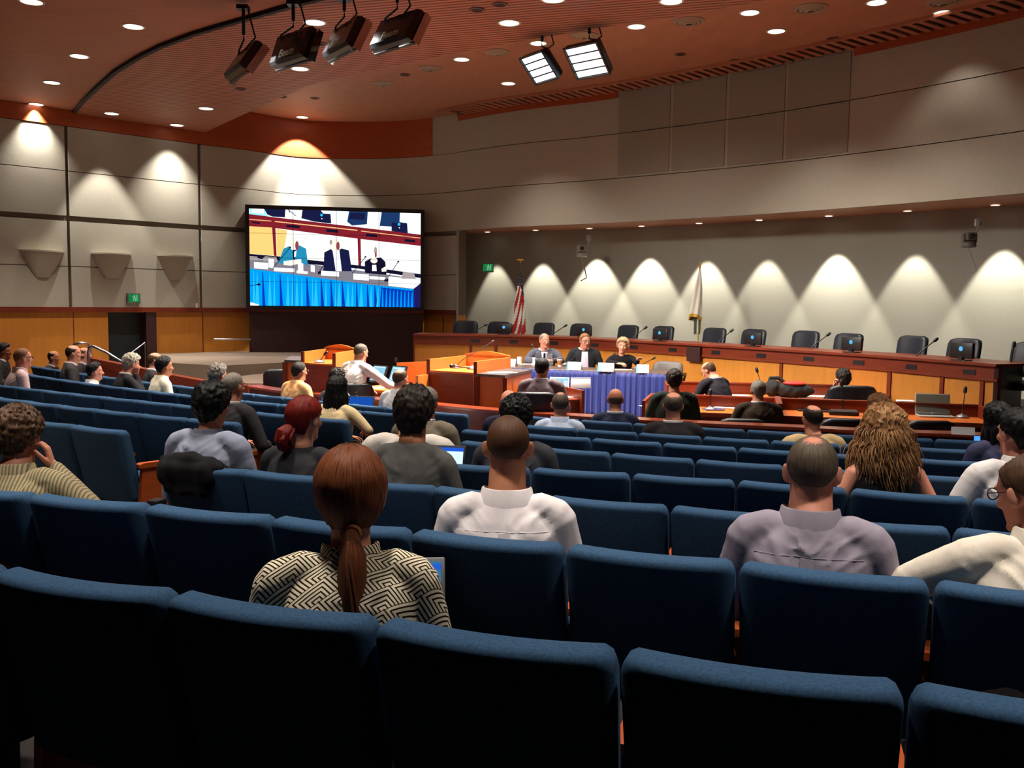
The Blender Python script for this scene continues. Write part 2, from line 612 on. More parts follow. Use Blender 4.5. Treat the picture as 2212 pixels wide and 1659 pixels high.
class Row:
    def __init__(s, key):
        s.key = key; s.h = HR[key[0]]; s.z = ZC - s.h - SEATH
        P = [PZ(x, y, ZC - s.h) for x, y in ROWPX[key]]
        xs = np.array([p.x for p in P]); ys = np.array([p.y for p in P])
        s.c = np.polyfit(xs, ys, 2 if len(P) > 3 else 1)
        # keep the curvature gentle outside the measured span
        s.d = np.polyder(s.c)

    def Y(s, x): return float(np.polyval(s.c, x))
    def slope(s, x): return float(np.polyval(s.d, x))
    def tang(s, x):
        t = Vector((1, s.slope(x))).normalized(); return t
    def norm(s, x):
        t = s.tang(x); return Vector((-t.y, t.x))
    def xat(s, px):
        lo, hi = -14.0, 9.0
        for _ in range(60):
            m = (lo + hi) / 2
            if proj((m, s.Y(m), ZC - s.h))[0] < px: lo = m
            else: hi = m
        return (lo + hi) / 2


ROWS = {k: Row(k) for k in ROWPX}

# ---- one seat: back, cushion, wooden arm panel, steel pedestal
def rounded_profile(y0, y1, z0, z1, r, n=5):
    pts = []
    for cy, cz, a0 in ((y1 - r, z1 - r, 0), (y0 + r, z1 - r, 90), (y0 + r, z0 + r, 180), (y1 - r, z0 + r, 270)):
        for k in range(n):
            a = math.radians(a0 + 90 * k / (n - 1))
            pts.append((cy + r * math.cos(a), cz + r * math.sin(a)))
    return pts


def make_back():
    mb = MB(); W = .2735
    st = [-1, -.985, -.95, -.89, -.8, -.6, -.4, -.2, 0, .2, .4, .6, .8, .89, .95, .985, 1]
    rings = []
    for s in st:
        x = s * W
        e = max(0, abs(s) - .90) / .10
        e = e * e
        th = .112 * (1 - .55 * e)
        top = SEATH - .035 * e
        bot = .33 + .03 * e
        bow = .040 * (s * s) - .012
        ring = []
        for (y, z) in rounded_profile(-th / 2, th / 2, bot, top, (.030 * (1 - .3 * e))):
            yy = y + bow + (SEATH - z) * .245
            tp = 1 - .035 * max(0, (.80 - z) / .5) ** 1.2
            ring.append((x * tp, yy, z))
        rings.append(ring)
    mb.loft(rings)
    return mb


def make_cushion():
    mb = MB()
    rings = []
    for s in (-1, -.97, -.9, -.5, 0, .5, .9, .97, 1):
        e = max(0, abs(s) - .9) / .1
        th = .1 * (1 - .5 * e * e); x = s * .255
        rings.append([(x, y + .02 * (1 - s * s), z) for y, z in rounded_profile(.11 + .02 * e, .55 - .04 * e, .455 - th, .455 + .012 * (1 - s * s), .04 * (1 - .4 * e))])
    mb.loft(rings)
    return mb


def make_arm():
    mb = MB()
    # side panel with a sloping upper edge and an overhanging cap
    prof = [(.12, .04), (.46, .04), (.50, .30), (.50, .575), (.16, .585), (.14, .40)]
    mb.loft([[(x, y, z) for y, z in prof] for x in (-.0165, .0165)])
    cap = [(.13, .58), (.53, .568), (.53, .588), (.50, .602), (.16, .614), (.13, .606)]
    mb.loft([[(x, y, z) for y, z in cap] for x in (-.028, -.022, .022, .028)])
    return mb


def make_ped():
    mb = MB()
    mb.box(-.03, .03, .16, .30, 0, .37, bev=.01)
    mb.box(-.06, .06, .10, .36, 0, .018, bev=.006)
    mb.box(-.2, .2, .2, .26, .335, .365, bev=.008)
    return mb


SEAT_ME = {'backrest': make_back().mesh('backrest', M_SEAT), 'seat_cushion': make_cushion().mesh('seat_cushion', M_SEAT),
           'armrest': make_arm().mesh('armrest', M_ARM), 'pedestal': make_ped().mesh('pedestal', M_LEGM)}


def part(name, me, parent, loc=(0, 0, 0)):
    o = bpy.data.objects.new(name, me); COL.objects.link(o); o.parent = parent; o.location = loc
    return o


ROWNAME = {1: 'nearest row', 2: 'second row from viewer', 3: 'third row from viewer', 4: 'fourth row from viewer', 5: 'fifth row from viewer',
           6: 'third row from the front', 7: 'second row from the front', 8: 'front row'}
SEATS = {}
for key, row in ROWS.items():
    a, b, st = ROWX[key][:3]
    PX = PITCHX
    xa, xb, xs = row.xat(a), row.xat(b), row.xat(st)
    if len(ROWX[key]) > 3:
        xo = row.xat(ROWX[key][3]); L = sum(math.hypot((xs - xo) / 40, row.Y(xo + (xs - xo) * (i + 1) / 40) - row.Y(xo + (xs - xo) * i / 40)) for i in range(40))
        PX = L / round(L / PITCHX)
        print('pitch', key, PX)
    edges = [xs]
    def stepx(x, sgn):
        t = row.tang(x + sgn * .25)
        return x + sgn * (PX if sgn < 0 else PITCHX) * t.x
    x = xs
    while True:
        x = stepx(x, -1)
        if x < xa - (PITCHX if a < 0 else .06): break
        edges.insert(0, x)
    x = xs
    while True:
        x = stepx(x, 1)
        if x > xb + (PITCHX if b > 2100 else .1): break
        edges.append(x)
    n = len(edges) - 1
    for i in range(n):
        xm = (edges[i] + edges[i + 1]) / 2
        t = row.tang(xm)
        side = 'left block' if key[1] == 'l' else 'main block'
        nm = ROWNAME[key[0]]
        pos = ORD[i + 1] + ' from the left'
        s = empty('auditorium_seat', (xm, row.Y(xm), row.z), math.atan2(t.y, t.x),
                  f'navy auditorium seat, {pos} in the {nm}, {side}', 'seat', 'navy auditorium seats')
        for nme, me in SEAT_ME.items():
            part(nme, me, s, (-PITCHX / 2, 0, 0) if nme == 'armrest' else (0, 0, 0))
        if i == n - 1:
            part('armrest', SEAT_ME['armrest'], s, (PITCHX / 2, 0, 0))
        SEATS[(key, i)] = s

# the folding tablet bracket at the left end of the third row
s = SEATS[((3, 'c'), 0)]
mb = MB(); mb.box(-.36, -.29, -.02, .06, .60, .66, bev=.008)
mb.build('tablet_bracket', [mat('bracket_black', S((30, 30, 32)), .3, spec=.6)], s)

# ---- raked floor: one flat tread per row
def tread(rowkey, x0, x1, behind, ahead):
    row = ROWS[rowkey]; n = 24
    back, front = [], []
    for i in range(n + 1):
        x = x0 + (x1 - x0) * i / n
        p = Vector((x, row.Y(x))); nn = row.norm(x)
        back.append(p - nn * behind); front.append(p + nn * ahead)
    return back, front


mb = MB()
for k in range(1, 8):
    row = ROWS[(k, 'c')]
    x0, x1 = row.xat(-500 if k < 3 else 250), row.xat(2500) + 1.6
    bk, fr = tread((k, 'c'), x0, x1, .28 if k > 1 else 2.4, .82)
    zz = row.z
    n = len(bk)
    vs = [(p.x, p.y, zz) for p in bk] + [(p.x, p.y, zz) for p in fr] + [(p.x, p.y, -.1) for p in bk] + [(p.x, p.y, -.1) for p in fr]
    fs = []
    for i in range(n - 1):
        fs += [(i, i + 1, n + i + 1, n + i), (n + i, n + i + 1, 3 * n + i + 1, 3 * n + i), (2 * n + i, 2 * n + i + 1, i + 1, i)]
    mb.add(vs, fs)
for k in range(4, 8):
    row = ROWS[(k, 'l')]
    x0, x1 = row.xat(-300), row.xat({4: 420, 5: 640, 6: 880, 7: 1060}[k])
    bk, fr = tread((k, 'l'), x0, x1, .28, .82)
    zz = row.z; n = len(bk)
    vs = [(p.x, p.y, zz) for p in bk] + [(p.x, p.y, zz) for p in fr] + [(p.x, p.y, -.1) for p in bk] + [(p.x, p.y, -.1) for p in fr]
    fs = []
    for i in range(n - 1):
        fs += [(i, i + 1, n + i + 1, n + i), (n + i, n + i + 1, 3 * n + i + 1, 3 * n + i), (2 * n + i, 2 * n + i + 1, i + 1, i)]
    mb.add(vs, fs)
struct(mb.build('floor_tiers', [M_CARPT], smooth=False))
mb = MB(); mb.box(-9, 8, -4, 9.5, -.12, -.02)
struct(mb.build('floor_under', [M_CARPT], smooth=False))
# ================================================================ the dais and everything on the stage side
M_LEATH = mat('black_leather', S((26, 28, 34)), 0.38, var=0.2, scale=(20, 20, 20), bump=0.1, spec=0.5)
M_NAVYL = mat('navy_leather', S((22, 26, 36)), 0.45, var=0.2, scale=(20, 20, 20), bump=0.1)
M_TOPDK = mat('dark_laminate', S((70, 58, 54)), 0.4, var=0.15, scale=(6, 6, 6))
M_ORDESK = mat('orange_desk_top', S((205, 104, 34)), 0.4, var=0.15, scale=(10, 3, 10), spec=0.4)
M_ORP = mat('orange_lectern_wood', S((196, 104, 40)), 0.45, var=0.15, scale=(6, 6, 3), spec=0.35)
M_PAPER = mat('white_paper', S((238, 238, 236)), 0.8)
M_BLUESTR = mat('card_blue', S((60, 150, 205)), 0.7)
M_GREYM = mat('grey_metal', S((120, 120, 124)), 0.4, metal=0.7)
M_SILV = mat('silver_plastic', S((176, 174, 168)), 0.4, metal=0.3)
M_LOGO = emit('logo_glow', (0.1, 0.45, 0.9), 1.2)
M_SKIRT = mat('blue_satin_skirt', S((36, 48, 116)), 0.55, var=0.15, scale=(30, 30, 3), spec=0.3, sheen=0.2)
M_TABTOP = mat('brown_table_top', S((92, 74, 64)), 0.3, var=0.15, scale=(6, 6, 6))

ZD = 1.38
DA = catmull([PZ(x, y, ZD) for x, y in ((893, 721), (960, 722), (1066, 723.5), (1171, 726.5), (1316, 732.5), (1472, 741), (1560, 746), (1693, 754), (1800, 760.5), (1915, 768), (2040, 777.5), (2158, 786.5))], 6)


def dpoint(px):
    """plan point and outward normal of the dais front at a picture column"""
    for i in range(len(DA) - 1):
        a, b = DA[i], DA[i + 1]
        pa, pb = proj((a.x, a.y, ZD))[0], proj((b.x, b.y, ZD))[0]
        if pa <= px <= pb:
            t = (b - a).normalized()
            return a.lerp(b, (px - pa) / (pb - pa)), Vector((t.y, -t.x))
    if px < proj((DA[3].x, DA[3].y, ZD))[0]:
        t = (DA[1] - DA[0]).normalized(); return DA[0], Vector((t.y, -t.x))
    t = (DA[-1] - DA[-2]).normalized()
    return DA[-1], Vector((t.y, -t.x))


def dcut(xa, xb):
    a, _ = dpoint(xa); b, _ = dpoint(xb)
    mid = [p for p in DA if xa + 1 < proj((p.x, p.y, ZD))[0] < xb - 1]
    return [a] + mid + [b]


dais = empty('dais_desk', (DA[20].x, DA[20].y, 0), 0, 'long curved council dais with maple panels, cherry band and black slots', 'dais')


def dpart(name, mb, m, par=None):
    o = mb.build(name, m, None, smooth=True)
    o.parent = par or dais
    o.matrix_parent_inverse = Matrix.Translation(-Vector(dais.location))
    return o


mb = MB(); ribbon(mb, DA, -.78, .05, ZD - .035, ZD); dpart('desktop', mb, M_RED)
mb = MB(); ribbon(mb, DA, -.05, 0, 1.165, ZD - .035); ribbon(mb, DA, 0, .02, 1.165, 1.19); dpart('front_band', mb, M_RED)
mb = MB(); ribbon(mb, DA, -.07, -.03, .26, .36); dpart('kick_board', mb, M_DKWOOD)
STI = [893, 1017, 1071, 1180, 1338, 1688, 1922, 2036, 2123, 2157]
for a, b in zip(STI[:-1], STI[1:]):
    mb = MB(); ribbon(mb, dcut(a, b), -.06, -.02, .36, 1.165); dpart('front_panel', mb, M_PANEL)
for s in STI:
    mb = MB(); w = 3 if s < 1900 else 4
    ribbon(mb, dcut(s - w, min(s + w, 2158)), -.05, .0, .30, 1.165); dpart('stile', mb, M_RED)
for s in (1027, 1110, 1197, 1285, 1370, 1454, 1547, 1645, 1748, 1856, 1970, 2096):
    p, n = dpoint(s); w = .095
    t = Vector((-n.y, n.x))
    mb = MB(); ribbon(mb, [p - t * w, p + t * w], 0, .008, 1.22, 1.285); dpart('vent', mb, M_BLACK)
p, n = dpoint(1503)
t = Vector((-n.y, n.x))
mb = MB(); ribbon(mb, [p - t * .15, p + t * .15], 0, .06, 1.08, 1.33); dpart('plaque', mb, M_DKWOOD)
# right end of the dais
e, n = dpoint(2158)
mb = MB(); q = Vector((e.x + .75, e.y + .85))
ribbon(mb, [e, q], -.05, 0, .26, ZD - .03); dpart('end_panel', mb, M_DKWOOD)  # end lies in shadow; the dark wood colour puts that shade in
# raised floor behind the dais
mb = MB(); ribbon(mb, DA, -3.4, -.1, .26, .62)
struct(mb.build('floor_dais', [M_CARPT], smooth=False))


# ---- chairs
def exec_chair(wd=.5, ht=1.0, seatz=.46, leather=None, low=False):
    """returns dict of part meshes; origin on the floor, front = +y"""
    L = leather or M_LEATH
    P = {}
    mb = MB(); rings = []
    zb = seatz + .06
    for s in (-1, -.985, -.94, -.85, -.6, -.3, 0, .3, .6, .85, .94, .985, 1):
        x = s * wd / 2; e = max(0, abs(s) - .7) / .3
        th = .11 * (1 - .7 * e ** 3)
        top = ht - .09 * e ** 2.2 * (1 if not low else 1.2); bot = zb + .05 * e ** 2
        ring = []
        for y, z in rounded_profile(-th / 2, th / 2, bot, top, .045 * (1 - .6 * e ** 3), 4):
            tap = 1 - .10 * max(0, (ht - z) / (ht - zb)) * 0
            ring.append((x * tap, y - .20 - (z - zb) * .14 + .05 * s * s, z))
        rings.append(ring)
    mb.loft(rings); P['backrest'] = mb.mesh('backrest', L)
    mb = MB()
    rings = []
    for s in (-1, -.97, -.9, -.5, 0, .5, .9, .97, 1):
        e = max(0, abs(s) - .85) / .15
        rings.append([(s * wd * .49, y, z) for y, z in rounded_profile(-.24 + .03 * e, .26 - .04 * e, seatz - .09 + .02 * e, seatz + .02 - .02 * e, .035, 4)])
    mb.loft(rings); P['seat'] = mb.mesh('seat', L)
    mb = MB()
    for s in (-1, 1):
        mb.tube([(s * wd * .5, -.2, seatz + .02), (s * wd * .58, -.18, seatz + .2), (s * wd * .58, .12, seatz + .2), (s * wd * .5, .16, seatz - .02)], .018, 8)
        mb.box(s * wd * .58 - .03, s * wd * .58 + .03, -.18, .12, seatz + .195, seatz + .225, bev=.012)
    P['armrest'] = mb.mesh('armrest', M_BLACK)
    mb = MB()
    mb.tube([(0, 0, .1), (0, 0, seatz - .08)], .03, 10)
    for k in range(5):
        a = 2 * PI * k / 5 + .3
        mb.tube([(0, 0, .1), (.28 * math.cos(a), .28 * math.sin(a), .06)], [.022, .015], 8)
        mb.ell((.28 * math.cos(a), .28 * math.sin(a), .03), (.03, .03, .03), 8, 6)
    P['base'] = mb.mesh('base', M_BLACK)
    return P


def place_chair(P, loc, rz, label, group, name='office_chair', cat='chair'):
    r = empty(name, loc, rz, label, cat, group)
    for k, me in P.items():
        part(k, me, r)
    return r


CH_D = exec_chair(.57, 1.0, .48, M_NAVYL)
dchairs = [(999, 693), (1068, 695), (1162, 697), (1240, 699), (1341, 702), (1416, 704), (1526, 708), (1610, 711), (1722, 714.5), (1814, 720), (1949, 725), (2060, 731), (2202, 740)]
for i, (px, py) in enumerate(dchairs):
    d, n = dpoint(min(px, 2150))
    Y = d.y + (1.15 if px < 2150 else .75)
    p = PY(px, py, Y)
    ht = p.z - .62
    c = place_chair(CH_D, (p.x, p.y, .62), yaw_to(n.x - .35, n.y - .1) + .0, f'black high-backed leather chair behind the dais, {ORD[i + 1]} from the left', 'high-backed chairs along the dais', 'executive_chair')
    c.scale = (1, 1, ht / 1.0)

# ---- flat monitors with a glowing round logo
def monitor_parts(w=.36, h=.20):
    P = {}
    mb = MB(); mb.box(-w / 2, w / 2, -.025, .02, .03, .03 + h, bev=.012); P['screen_case'] = mb.mesh('screen_case', M_BLACK)
    mb = MB(); mb.box(-.03, .03, -.02, .03, .01, .06); mb.box(-.11, .11, -.07, .07, 0, .014, bev=.005); P['stand'] = mb.mesh('stand', M_BLACK)
    mb = MB()
    ring = [(.030 * math.cos(2 * PI * k / 20), .021, .03 + h * .62 + .030 * math.sin(2 * PI * k / 20)) for k in range(20)]
    ring2 = [(x, .024, z) for x, _, z in ring]
    mb.loft([ring, ring2]); P['logo'] = mb.mesh('logo', M_LOGO)
    return P


MON = monitor_parts()
for i, (px, py) in enumerate(((1089, 706), (1262, 713), (1427, 719), (1628, 728), (1842, 738), (2081, 757))):
    d, n = dpoint(px)
    q = d - n * .36
    p = PY(px, 700, q.y)
    top = PY(px, py, q.y).z
    m = empty('desk_monitor', (p.x, p.y, ZD), yaw_to(n.x, n.y), f'black flat monitor seen from behind with glowing blue round logo, {ORD[i + 1]} from left on dais', 'monitor', 'monitors on the dais')
    for k, me in MON.items():
        part(k, me, m)


# ---- gooseneck microphones
def mic(base, tip, label, group, r=.007, hr=.022, stand=True):
    base, tip = Vector(base), Vector(tip)
    t = empty('gooseneck_microphone', base, 0, label, 'microphone', group)
    d = tip - base
    pts = [Vector((0, 0, .02)), Vector((d.x * .18, d.y * .18, d.z * .3)), d * .6 + Vector((0, 0, d.z * .06)), d]
    mb = MB()
    mb.tube(pts, r, 8); mb.build('gooseneck', M_BLACK, t)
    mb = MB(); dd = (pts[3] - pts[2]).normalized()
    mb.tube([d - dd * hr * .8, d + dd * hr * 1.2], hr, 12); mb.build('microphone_head', M_BLACK, t)
    if stand:
        mb = MB(); mb.lathe([(.075, 0), (.075, .012), (.05, .03), (.018, .04), (.012, .05)], n=16); mb.build('stand_base', M_GREYM, t)
    return t


for i, (tx, ty, bx, by) in enumerate(((1049, 702, 1020, 722), (1221, 704, 1192, 727), (1394, 708, 1365, 734), (1580, 714.5, 1550, 744), (1789, 722.6, 1751, 755), (2021, 734.5, 1980, 771), (2190, 745, 2184, 786))):
    d, n = dpoint(min(bx, 2155)); q = d - n * .35
    b = PY(bx, by, q.y); tp = PY(tx, ty, q.y + .1)
    mic((b.x, b.y, ZD), tp, f'thin gooseneck microphone on the dais, {ORD[i + 1]} from the left', 'microphones on the dais', .008, .023, False)

# ---- panel table with the pleated blue skirt
TL, TR = PZ(1090, 793, 1.0), PZ(1438, 807, 1.0)
tv = Vector((TR.x - TL.x, TR.y - TL.y)); TLEN = tv.length; td = tv.normalized(); tn = Vector((-td.y, td.x))
TZ0 = .26
tab = empty('panel_table', (TL.x, TL.y, TZ0), math.atan2(td.y, td.x), 'long panel table with brown top and pleated blue skirt', 'table')
mb = MB(); mb.box(-.02, TLEN + .02, -.02, .74, .715, .74, bev=.01); mb.build('table_top', M_TABTOP, tab)
for x in (.15, TLEN - .15):
    for y in (.1, .62):
        mb = MB(); mb.tube([(x, y, .0), (x, y, .715)], .018, 8, round_ends=False); mb.build('leg', M_GREYM, tab)


def skirt(path, ztop, zbot, name, parent, per=.10, amp=.016):
    mb = MB(); pts = []
    L = 0; seg = []
    for a, b in zip(path[:-1], path[1:]):
        seg.append((Vector(a), Vector(b), L)); L += (Vector(b) - Vector(a)).length
    n = int(L / .0125)
    rows = 9
    rnd = random.Random(3); ph = [rnd.uniform(-.6, .6) for _ in range(200)]
    grid = []
    for i in range(n + 1):
        s = L * i / n
        a, b, l0 = [q for q in seg if q[2] <= s + 1e-6][-1]
        t = (b - a).normalized(); p = a + t * min(s - l0, (b - a).length); nn = Vector((t.y, -t.x))
        k = s / per
        f0 = math.sin(2 * PI * k + ph[int(k) % 200] * 1.5)
        col = []
        for j in range(rows + 1):
            v = j / rows
            am = amp * (.35 + .9 * v)
            q = p + nn * (am * (f0 + .35 * math.sin(4.6 * PI * k + v)) + .012 + .02 * v)
            col.append((q.x, q.y, ztop + (zbot - ztop) * v))
        grid.append(col)
    vs = [p for c in grid for p in c]
    R = rows + 1
    fs = [(i * R + j, i * R + j + 1, (i + 1) * R + j + 1, (i + 1) * R + j) for i in range(n) for j in range(rows)]
    mb.add(vs, fs)
    o = mb.build(name, M_SKIRT, parent, fix=False)
    s = o.modifiers.new('s', 'SOLIDIFY'); s.thickness = .004
    return o


skirt([(-.01, .70), (-.01, -.01), (TLEN + .01, -.01), (TLEN + .01, .70)], .735, .02, 'table_skirt', tab)


def on_table(px, py):
    return PZ(px, py, 1.0)


def tent_card(px, py, w, h, rz, label, stripe=True):
    p = on_table(px, py)
    t = empty('name_card', (p.x, p.y, 1.0), rz, label, 'name card', 'name cards on the panel table')
    mb = MB()
    mb.loft([[(-w / 2, -.045, 0), (-w / 2, -.043, 0), (-w / 2, 0, h - .002), (-w / 2, .043, 0), (-w / 2, .045, 0), (-w / 2, 0, h)],
             [(w / 2, -.045, 0), (w / 2, -.043, 0), (w / 2, 0, h - .002), (w / 2, .043, 0), (w / 2, .045, 0), (w / 2, 0, h)]])
    mb.build('card', M_PAPER, t, smooth=False)
    mb = MB(); f = lambda v: (-.046 + .045 * v, h * v)
    (y0, z0), (y1, z1) = f(.03), f(.97)
    mb.loft([[(-w / 2, y0 - .002, z0), (-w / 2, y0 + .0, z0), (-w / 2, y1 + .0, z1), (-w / 2, y1 - .002, z1)], [(-w / 2 + w * .13, y0 - .002, z0), (-w / 2 + w * .13, y0, z0), (-w / 2 + w * .05, y1, z1), (-w / 2 + w * .05, y1 - .002, z1)]])
    mb.build('stripe', M_BLUESTR, t, smooth=False)
    return t


ta = math.atan2(td.y, td.x)
tent_card(1101, 790, .23, .115, ta, 'white name card at the left end of the panel table')
tent_card(1241, 798, .24, .12, ta, 'white name card in front of the man in dark blazer')
tent_card(1309, 802, .26, .13, ta, 'white name card between the dark-blazered man and the blonde woman')
tent_card(1388, 805, .19, .125, ta + .2, 'white name card right of the blonde woman, rightmost on the table')


def lathe_thing(name, prof, m, p, label, cat, group=None, extra=None):
    t = empty(name, p, 0, label, cat, group)
    mb = MB(); mb.lathe(prof, n=20); mb.build('body', m, t)
    for nm, pr, mm in (extra or ()):
        mb = MB(); mb.lathe(pr, n=20); mb.build(nm, mm, t)
    return t


M_GLASS = mat('clear_glass', (0.9, 0.92, 0.95), 0.05)
b = M_GLASS.node_tree.nodes['Principled BSDF']; b.inputs['Transmission Weight'].default_value = .9; b.inputs['IOR'].default_value = 1.2
M_KRAFT = mat('kraft_sleeve', S((150, 96, 60)), 0.8)
lathe_thing('paper_cup', [(.034, 0), (.045, .12), (.047, .125), (.042, .122)], M_PAPER, PZ(1122, 787, 1.0), 'white paper cup beside the leftmost name card', 'cup')
lathe_thing('paper_cup', [(.04, 0), (.045, .01), (.02, .05), (.018, .10), (.03, .13), (.028, .13)], M_PAPER, PZ(1153, 789, 1.0), 'white flared paper cup before the man in grey suit', 'cup')
lathe_thing('water_pitcher', [(.06, 0), (.065, .05), (.05, .16), (.055, .20), (.05, .2)], M_GLASS, PZ(1187, 790, 1.0), 'clear glass water pitcher before the man in grey suit', 'pitcher')
lathe_thing('coffee_cup', [(.033, 0), (.045, .13)], M_PAPER, PZ(1209, 792, 1.0), 'paper coffee cup with brown sleeve between two seated men', 'cup', None,
            (('sleeve', [(.0375, .03), (.0465, .105), (.044, .105)], M_KRAFT), ('lid', [(.047, .128), (.047, .14), (.04, .148)], mat('brown_lid', S((70, 46, 36)), .5))))


def sheet(name, p, w, d, rz, label, cat='papers', n=3, m=None, th=.0012, group=None):
    """a few loose sheets, slightly fanned"""
    rnd = random.Random(int(abs(p[0] * 977 + p[1] * 131)))
    t = empty(name, p, rz, label, cat, group)
    for k in range(n):
        a = rnd.uniform(-.25, .25) if k else 0
        M = Matrix.Translation((rnd.uniform(-.03, .03) * k, rnd.uniform(-.02, .02) * k, .0015 * k + .0005)) @ Matrix.Rotation(a, 4, 'Z')
        mb = MB(); mb.box(-w / 2, w / 2, -d / 2, d / 2, 0, th, 0, M)
        mb.build('sheet', m or M_PAPER, t, smooth=False)
    return t


sheet('papers', PZ(1135, 787, 1.0), .2, .16, .3, 'white papers beside the cups on the panel table')
sheet('papers', PZ(1170, 790, 1.0), .22, .2, -.2, 'white papers under the grey-suited man\'s hands')
sheet('papers', PZ(1340, 799, 1.0), .3, .14, .05, 'white papers before the blonde woman')
for i, (tx, ty, bx, by, w) in enumerate(((1150, 746, 1170, 786, 'the man in grey suit'), (1243, 771, 1222, 789, 'the man in dark blazer'), (1326, 766, 1308, 790, 'the blonde woman'), (1412, 774, 1376, 797, 'the empty place at the right'))):
    b_ = PZ(bx, by, 1.0)
    mic(b_, PY(tx, ty, b_.y + .15), f'gooseneck microphone on the panel table before {w}', 'microphones on the panel table', .006, .018)
CH_S = exec_chair(.5, .86, .46, mat('grey_vinyl', S((92, 84, 80)), .5))
p = PY(1437, 795, 15.3); place_chair(CH_S, (p.x, p.y, .26), PI + ta, 'empty grey chair behind the right end of the panel table', None, 'stacking_chair')

# ---- lecterns
def lectern(A, B, C, zs, zg, label, zbase=0.0):
    A, B, C = Vector(A), Vector(B), Vector(C); D = A + C - B
    o = (A + B + C + D) / 4
    t = empty('lectern', (o.x, o.y, zbase), 0, label, 'lectern')
    L = lambda p: Vector((p.x - o.x, p.y - o.y))
    a, b, c, d = L(A), L(B), L(C), L(D)
    th = .03

    def wall(p, q, z0, z1, nm, m, z1b=None):
        u = (q - p).normalized(); nn = Vector((-u.y, u.x)) * th
        z1b = z1 if z1b is None else z1b
        mb = MB()
        mb.loft([[(p.x, p.y, z0), (p.x + nn.x, p.y + nn.y, z0), (p.x + nn.x, p.y + nn.y, z1), (p.x, p.y, z1)], [(q.x, q.y, z0), (q.x + nn.x, q.y + nn.y, z0), (q.x + nn.x, q.y + nn.y, z1b), (q.x, q.y, z1b)]])
        mb.build(nm, m, t, smooth=False)
    z0 = 0; zs -= zbase; zg -= zbase
    wall(a, b, z0, zs - .02, 'front_panel', M_RED)
    wall(b, c, z0, zg, 'side_panel', M_ORP)
    wall(c, d, z0, zg + .02, 'back_panel', M_ORP)
    wall(d, a, z0, zg, 'side_panel', M_ORP)
    # rounded top of the back guard
    mb = MB(); cc = (c + d) / 2
    n = 14; u = (d - c); nn = Vector((-u.y, u.x)).normalized() * th
    lo = []; hi = []
    for k in range(n + 1):
        s = k / n; p = c + u * s; z = zg + .02 + .05 * math.sin(PI * s)
        lo.append([(p.x, p.y, zg - .02), (p.x + nn.x, p.y + nn.y, zg - .02), (p.x + nn.x, p.y + nn.y, z), (p.x, p.y, z)])
    mb.loft(lo); mb.build('guard', M_ORP, t, smooth=False)
    mb = MB(); e = .02
    poly = [(p.x * .97, p.y * .97) for p in (a, b, c, d)]
    mb.prism(poly, zs - .03, zs); mb.build('reading_shelf', M_ORDESK, t, smooth=False)
    for p_ in (a, b):
        mb = MB(); mb.box(p_.x - .018, p_.x + .018, p_.y - .018, p_.y + .018, z0, zg); mb.build('corner_post', M_RED, t, smooth=False)
    return t


def fp(px, Y):
    p = PY(px, 700, Y); return (p.x, p.y)


lectern(fp(653, 12.9), fp(722, 12.6), fp(768, 13.5), 1.20, 1.35, 'orange wood lectern left of the operator in white shirt')
lectern(fp(925, 12.4), fp(1028, 12.0), fp(1104, 13.0), 1.155, 1.30, 'orange wood lectern in the middle of the well, right of the operator')
# low side stand of the left lectern and of the middle lectern
def stand(A, B, C, z, label, mt, mside, mfront, name='side_stand'):
    A, B, C = Vector(A), Vector(B), Vector(C); D = A + C - B; o = (A + B + C + D) / 4
    t = empty(name, (o.x, o.y, 0), 0, label, 'side stand')
    P = [p - o for p in (A, B, C, D)]
    mb = MB(); mb.prism([(p.x, p.y) for p in P], .0, .1); mb.build('plinth', M_RED, t, smooth=False)
    mb = MB(); mb.prism([(p.x * .97, p.y * .97) for p in P], .1, z - .03); mb.build('body', mside, t, smooth=False)
    mb = MB(); mb.prism([(p.x * 1.02, p.y * 1.02) for p in P], z - .03, z); mb.build('top', mt, t, smooth=False)
    for p in P[:2]:
        mb = MB(); mb.box(p.x - .025, p.x + .025, p.y - .025, p.y + .025, 0, z - .03); mb.build('corner_post', M_RED, t, smooth=False)


stand(fp(614, 13.1), fp(651, 12.95), fp(662, 13.9), 1.225, 'low orange wood stand with dark top left of the left lectern', M_TOPDK, M_ORP, M_ORP)
stand(fp(1031, 11.9), fp(1092, 11.7), fp(1150, 12.7), 1.155, 'orange wood stand with dark top and papers, right of middle lectern', M_TOPDK, M_ORP, M_ORP)
sheet('papers', PZ(1079, 805, 1.158), .30, .22, .2, 'white papers on the dark-topped stand beside the middle lectern')
b_ = PZ(1020, 797, 1.157); mic(b_, PZ(978, 791, 1.22), 'short black microphone lying low on the middle lectern', 'lectern microphones', .008, .028)
b_ = PZ(984, 795, 1.157); mic(b_, PY(1064, 738, b_.y + .1), 'long thin gooseneck microphone rising from the middle lectern', 'lectern microphones', .005, .014)
b_ = PZ(690, 783, 1.203); mic(b_, PY(703, 764, b_.y), 'black microphone on the left lectern', 'lectern microphones', .006, .02)

